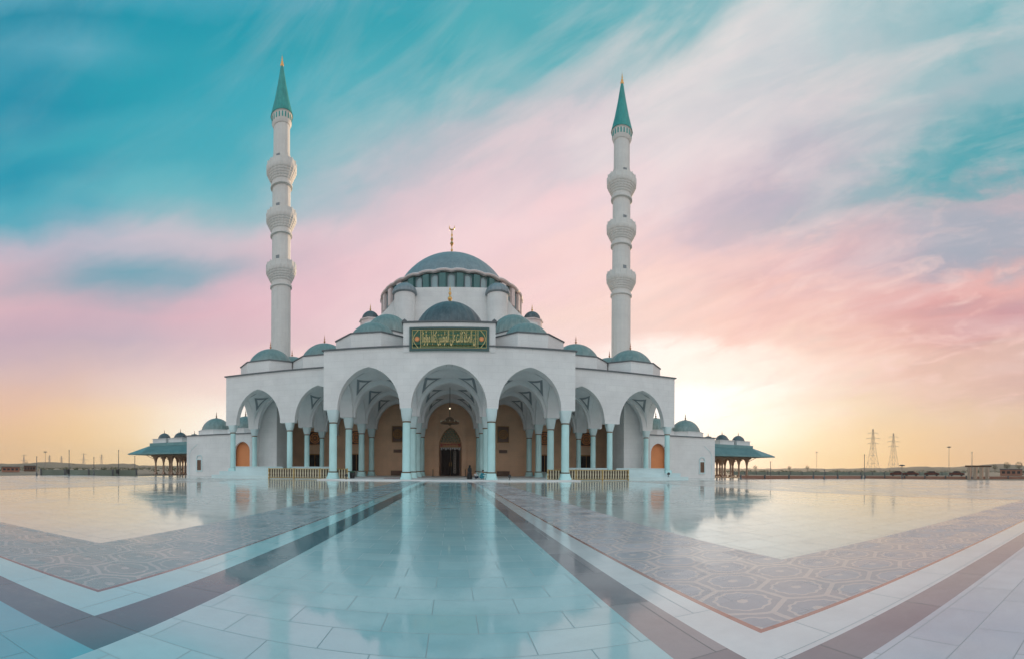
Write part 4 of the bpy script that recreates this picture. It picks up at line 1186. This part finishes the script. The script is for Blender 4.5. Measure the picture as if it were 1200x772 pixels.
# ------------------------------------------------------------------ sky and light
def lin(c): return tuple(((v/255)/12.92 if v/255 <= .04045 else ((v/255+.055)/1.055)**2.4) for v in c)
# sky colours seen in each direction: (x, y) angles written as panorama units (500 per radian), colour, slant of the cloud there
SKY = """30 20 0 138 165|200 20 0 150 172|30 120 0 140 168|150 110 15 155 175|40 210 8 148 174|140 180 48 164 182|280 40 25 156 175|290 120 52 166 184|250 190 68 170 186|165 226 100 182 194|50 262 66 166 186|250 252 120 182 192|
150 286 200 190 203|230 274 208 195 205|60 302 192 184 200|5 325 224 180 190|120 324 88 160 178|200 322 95 162 180|60 332 108 163 182|262 320 138 170 186|130 346 138 168 184|30 357 224 182 190|90 364 218 176 190|220 367 222 180 191|285 350 228 186 198|290 300 222 190 200|
60 400 196 170 185|150 402 188 175 190|240 402 224 190 198|60 440 218 186 182|180 440 228 200 196|250 450 247 222 214|20 480 234 190 162|120 490 246 208 160|210 480 258 240 218|250 510 268 266 258|20 530 234 190 140|110 530 248 206 146|180 530 255 224 166|
400 30 40 160 176 20|400 110 75 172 186 20|400 170 125 182 192 22|390 232 176 190 200 20|400 272 224 198 206 15|330 330 230 188 199 12|400 330 238 202 208 12|480 60 60 166 180 20|560 20 75 172 182 20|480 140 130 182 192 25|480 190 190 190 200 25|470 240 227 200 208 22|
560 90 120 182 190 25|560 150 190 192 200 28|560 210 230 204 210 25|560 270 242 212 216 20|640 60 100 178 187 25|640 120 180 192 200 28|640 180 217 203 210 28|640 250 245 208 211 25|640 330 247 210 210 15|640 400 247 216 212|430 360 240 208 212|
700 20 60 166 178 20|780 10 110 180 188 25|700 80 150 188 195 30|760 60 180 198 202 32|830 50 220 219 219 38|900 10 208 214 216 38|960 5 172 199 204 30|800 110 228 219 220 36|880 90 203 205 210 30|760 160 232 219 221 34|820 190 233 218 220 32|
1000 60 190 200 204 25|1060 20 142 187 194 25|1150 20 105 176 185 20|1100 70 165 192 198 20|1180 60 165 188 194 20|1180 110 130 180 188 20|1100 120 178 189 196 20|1135 142 130 178 186 20|960 130 190 196 202 25|900 160 200 198 206 28|1010 170 188 191 199 22|
1180 172 38 156 169 18|1120 192 62 164 175 18|1060 212 95 171 180 16|1000 224 140 177 186 14|1195 205 85 167 178 12|900 203 184 177 192 26|850 230 202 183 197 28|950 238 186 181 192 18|780 252 244 215 216 28|720 230 236 213 217 28|700 300 248 213 210 18|
1000 256 200 184 192 12|1120 250 162 173 186 10|1190 228 222 180 186 8|900 270 228 195 199 14|850 300 249 206 200 14|780 330 253 218 208 12|1050 300 174 171 186 12|1130 300 156 168 184 10|1190 290 166 171 184 10|960 310 230 186 188 12|1010 326 200 170 181 14|
1190 322 238 180 174 14|1120 345 234 170 163 12|1060 352 222 161 163 12|990 345 242 188 177 12|920 350 244 192 184 12|1180 372 202 146 156 10|1100 372 214 156 158 10|860 370 253 212 198 10|940 400 254 214 197 8|1040 400 241 188 172 8|1140 400 222 168 160 8|
840 420 268 258 248 4|880 432 266 250 238 4|960 430 253 222 202 4|1080 440 238 198 178 4|1180 440 220 178 166 4|820 470 275 275 275|870 490 275 270 262|940 480 253 233 208|1040 490 245 213 174|1150 490 228 194 164|1180 530 228 186 144|1060 530 250 204 140|960 530 256 226 168|860 530 275 262 240|
700 380 249 216 206|740 440 262 250 242|760 500 275 275 272|300 500 268 266 262|300 440 242 212 210|530 460 251 222 212|530 520 252 226 206|-110 40 0 138 165|-110 170 5 145 170|-230 100 20 150 175"""
ANCH = []
for q in SKY.replace(chr(10), '').split('|'):
    v_ = [float(k_) for k_ in q.split()]
    x_, y_, r_, g_, b_ = v_[:5]; ANCH.append((x_, y_, lin((r_, g_, b_)), R(v_[5] if len(v_) > 5 else 3), 1.0, 52., 15.))
for az, el, c in ((0, 75, (60, 165, 185)), (-60, 62, (10, 140, 168)), (60, 62, (120, 185, 195)), (115, 30, (225, 232, 236)), (-115, 32, (170, 215, 228)), (180, 30, (232, 240, 246)), (180, 70, (170, 215, 230)), (-180, 30, (232, 240, 246)), (-180, 70, (170, 215, 230)),
                  (105, 5, (235, 205, 195)), (-105, 5, (235, 205, 195)), (150, 4, (245, 235, 235)), (-150, 4, (240, 232, 235)), (180, 4, (242, 236, 238)), (-180, 4, (242, 236, 238)), (105, 50, (160, 200, 210)), (-100, 50, (60, 165, 190)), (90, 22, (200, 190, 198)), (140, 50, (205, 225, 232)), (-140, 50, (180, 220, 232))):
    cc = lin(c); k_ = 1.18 if abs(az) > 110 and el < 65 else 1.0
    ANCH.append((531+500*R(az), 549-500*math.tan(R(min(el, 66))), tuple(v*k_ for v in cc), 0, .02, 330., 190.))
def sky_at(x, y):
    acc = [0, 0, 0]; ws = 1e-30
    for ax, ay, c, ph, w, s1, s2 in ANCH:
        dx = x-ax
        dx = (dx+1570.8) % 3141.59-1570.8; dy = -(y-ay)
        u = dx*math.cos(ph)+dy*math.sin(ph); v = -dx*math.sin(ph)+dy*math.cos(ph)
        g = w*math.exp(-.5*((u/s1)**2+(v/s2)**2))+1e-9*w/(1+(dx*dx+dy*dy)*1e-4)
        ws += g
        for i in range(3): acc[i] += c[i]*g
    return [a_/ws for a_ in acc]
world = bpy.data.worlds.new('World'); scene.world = world; world.use_nodes = True
t = world.node_tree; t.nodes.clear()
out = nd(t, 'ShaderNodeOutputWorld'); tc = nd(t, 'ShaderNodeTexCoord'); D0 = tc.outputs['Generated']
def vm(op, a, b_=None, s=None):
    n = t.nodes.new('ShaderNodeVectorMath'); n.operation = op
    for i, v in ((0, a), (1, b_)):
        if v is None: continue
        if isinstance(v, tuple): n.inputs[i].default_value = v
        else: t.links.new(v, n.inputs[i])
    if s is not None:
        if isinstance(s, (int, float)): n.inputs['Scale'].default_value = s
        else: t.links.new(s, n.inputs['Scale'])
    return n
sep = nd(t, 'ShaderNodeSeparateXYZ'); t.links.new(D0, sep.inputs[0])
# cloud streaks run up to the right: noise in direction space, stretched along that slant
mp = nd(t, 'ShaderNodeMapping'); mp.vector_type = 'POINT'; mp.inputs['Rotation'].default_value = (0, R(24), 0); t.links.new(D0, mp.inputs[0])
def wn(vec, scale, det, rough=.55, dist=0):
    n = nd(t, 'ShaderNodeTexNoise'); n.inputs['Scale'].default_value = scale; n.inputs['Detail'].default_value = det; n.inputs['Roughness'].default_value = rough; n.inputs['Distortion'].default_value = dist
    t.links.new(vec, n.inputs['Vector']); return n
mp2 = nd(t, 'ShaderNodeMapping'); mp2.inputs['Scale'].default_value = (1.0, 1.0, 3.4); t.links.new(mp.outputs[0], mp2.inputs[0])
n1 = wn(mp2.outputs[0], 3.0, 8, .58, .35)
n1b = wn(D0, 7, 6, .6, .3)
def cen(sock): return mth(t, 'SUBTRACT', sock, .5)
s1_ = nd(t, 'ShaderNodeSeparateColor'); t.links.new(n1.outputs['Color'], s1_.inputs[0])
s2_ = nd(t, 'ShaderNodeSeparateColor'); t.links.new(n1b.outputs['Color'], s2_.inputs[0])
amp = mth(t, 'MULTIPLY_ADD', ramp(t, sep.outputs[0], -.5, .4), .6, .4)
low = ramp(t, sep.outputs[2], .0, .30)
az = mth(t, 'ARCTAN2', sep.outputs[0], sep.outputs[1])
az = mth(t, 'ADD', az, mth(t, 'MULTIPLY', mth(t, 'ADD', mth(t, 'MULTIPLY', cen(s1_.outputs[0]), .42), mth(t, 'MULTIPLY', cen(s2_.outputs[0]), .12)), mth(t, 'MULTIPLY', amp, low)))
el = mth(t, 'ARCSINE', sep.outputs[2])
el = mth(t, 'ADD', el, mth(t, 'MULTIPLY', mth(t, 'ADD', mth(t, 'MULTIPLY', cen(s1_.outputs[1]), .22), mth(t, 'MULTIPLY', cen(s2_.outputs[1]), .06)), mth(t, 'MULTIPLY', amp, low)))
u_ = mth(t, 'MULTIPLY_ADD', az, 1/(2*PI), .5)
COLS = [-1039.8, -800, -550, -300, -120]+[-30+1290*i/21 for i in range(22)]+[1380, 1600, 1850, 2101.8]
ROWP = [560, 535, 510, 485, 460, 440, 420, 402, 385, 370, 356, 344, 332, 321, 308, 295, 282, 268, 250, 230, 212, 195, 175, 150, 125, 95, 60, 20, -30, -200, -600]
prev = None
for y_ in ROWP:
    cr = nd(t, 'ShaderNodeValToRGB'); cr.color_ramp.interpolation = 'LINEAR'; e_ = cr.color_ramp.elements
    t.links.new(u_, cr.inputs[0])
    for i, x_ in enumerate(COLS):
        pos = ((x_-531)/500+PI)/(2*PI); pos = min(1, max(0, pos))
        if i == 0: q = e_[0]; q.position = pos
        elif i == len(COLS)-1: q = e_[-1]; q.position = pos
        else: q = e_.new(pos)
        q.color = (*sky_at(x_, y_), 1)
    ev = math.atan((549-y_)/500)
    if prev is None: acc = cr.outputs[0]
    else:
        f = ramp(t, el, prev, ev); acc = mixc(t, f, acc, cr.outputs[0])
    prev = ev
zen = mixc(t, ramp(t, el, prev, R(88)), acc, lin((60, 170, 190)))
base = zen
# thin streaks: lighter filaments and dusky gaps
mp3 = nd(t, 'ShaderNodeMapping'); mp3.inputs['Scale'].default_value = (1.2, 1.2, 6.5); mp3.inputs['Location'].default_value = (3, 1, 0); t.links.new(mp.outputs[0], mp3.inputs[0])
n2 = wn(mp3.outputs[0], 2.3, 11, .62, .5)
f_hi = mth(t, 'MULTIPLY', ramp(t, n2.outputs['Fac'], .47, .74), .42)
f_lo = mth(t, 'MULTIPLY', ramp(t, n2.outputs['Fac'], .52, .25), .30)
elev = ramp(t, sep.outputs[2], .04, .25)
side = mth(t, 'MULTIPLY_ADD', ramp(t, sep.outputs[0], -.45, .45), .88, .12)
n3 = wn(mp2.outputs[0], 8, 8, .6, .8)
puff = mth(t, 'MULTIPLY', ramp(t, n3.outputs['Fac'], .52, .70), mth(t, 'MULTIPLY', ramp(t, sep.outputs[0], .1, .6), mth(t, 'MULTIPLY', ramp(t, sep.outputs[2], .08, .22), ramp(t, sep.outputs[2], .62, .38))))
base = mixc(t, mth(t, 'MULTIPLY', puff, .55), base, lin((252, 214, 205)))
elev = mth(t, 'MULTIPLY', elev, side)
c1 = mixc(t, mth(t, 'MULTIPLY', f_hi, elev), base, lin((245, 224, 222)))
c2 = mixc(t, mth(t, 'MULTIPLY', f_lo, elev), c1, mixc(t, .5, base, lin((120, 160, 178))))
bg = nd(t, 'ShaderNodeBackground'); t.links.new(c2, bg.inputs[0]); bg.inputs[1].default_value = 1.0
SUN_AZ, SUN_EL = .575, R(3.2)
sk = nd(t, 'ShaderNodeTexSky'); sk.sky_type = 'NISHITA'; sk.sun_disc = False; sk.sun_elevation = SUN_EL; sk.sun_rotation = SUN_AZ; sk.air_density = 1.0
bg2 = nd(t, 'ShaderNodeBackground'); t.links.new(sk.outputs[0], bg2.inputs[0]); bg2.inputs[1].default_value = .007
NISH = bg2
ad = nd(t, 'ShaderNodeAddShader'); t.links.new(bg.outputs[0], ad.inputs[0]); t.links.new(bg2.outputs[0], ad.inputs[1]); t.links.new(ad.outputs[0], out.inputs[0])

sl = bpy.data.lights.new('sun', 'SUN'); sl.energy = 4.0; sl.angle = R(1.5); sl.color = (1, .72, .45)
so = bpy.data.objects.new('sun', sl); COL.objects.link(so)
S = Vector((math.sin(SUN_AZ)*math.cos(SUN_EL), math.cos(SUN_AZ)*math.cos(SUN_EL), math.sin(SUN_EL)))
so.rotation_euler = S.to_track_quat('Z', 'Y').to_euler()

# ------------------------------------------------------------------ camera: a cylindrical panorama, like the photograph
cam = bpy.data.cameras.new('camera'); cam.type = 'PANO'; cam.panorama_type = 'CENTRAL_CYLINDRICAL'
cam.central_cylindrical_range_u_min = -531/500; cam.central_cylindrical_range_u_max = 669/500
cam.central_cylindrical_range_v_min = (549-772)/500; cam.central_cylindrical_range_v_max = 549/500
cam.clip_end = 20000; cam.clip_start = .05
co = bpy.data.objects.new('camera', cam); COL.objects.link(co); co.location = (0, 0, CAMH); co.rotation_euler = (PI/2, -R(.28), 0)
scene.camera = co
scene.view_settings.view_transform = 'Standard'; scene.view_settings.look = 'None'; scene.view_settings.exposure = 0; scene.view_settings.gamma = 1
scene.cycles.use_denoising = True; scene.cycles.max_bounces = 12; scene.cycles.diffuse_bounces = 6
scene.cycles.sample_clamp_indirect = 6
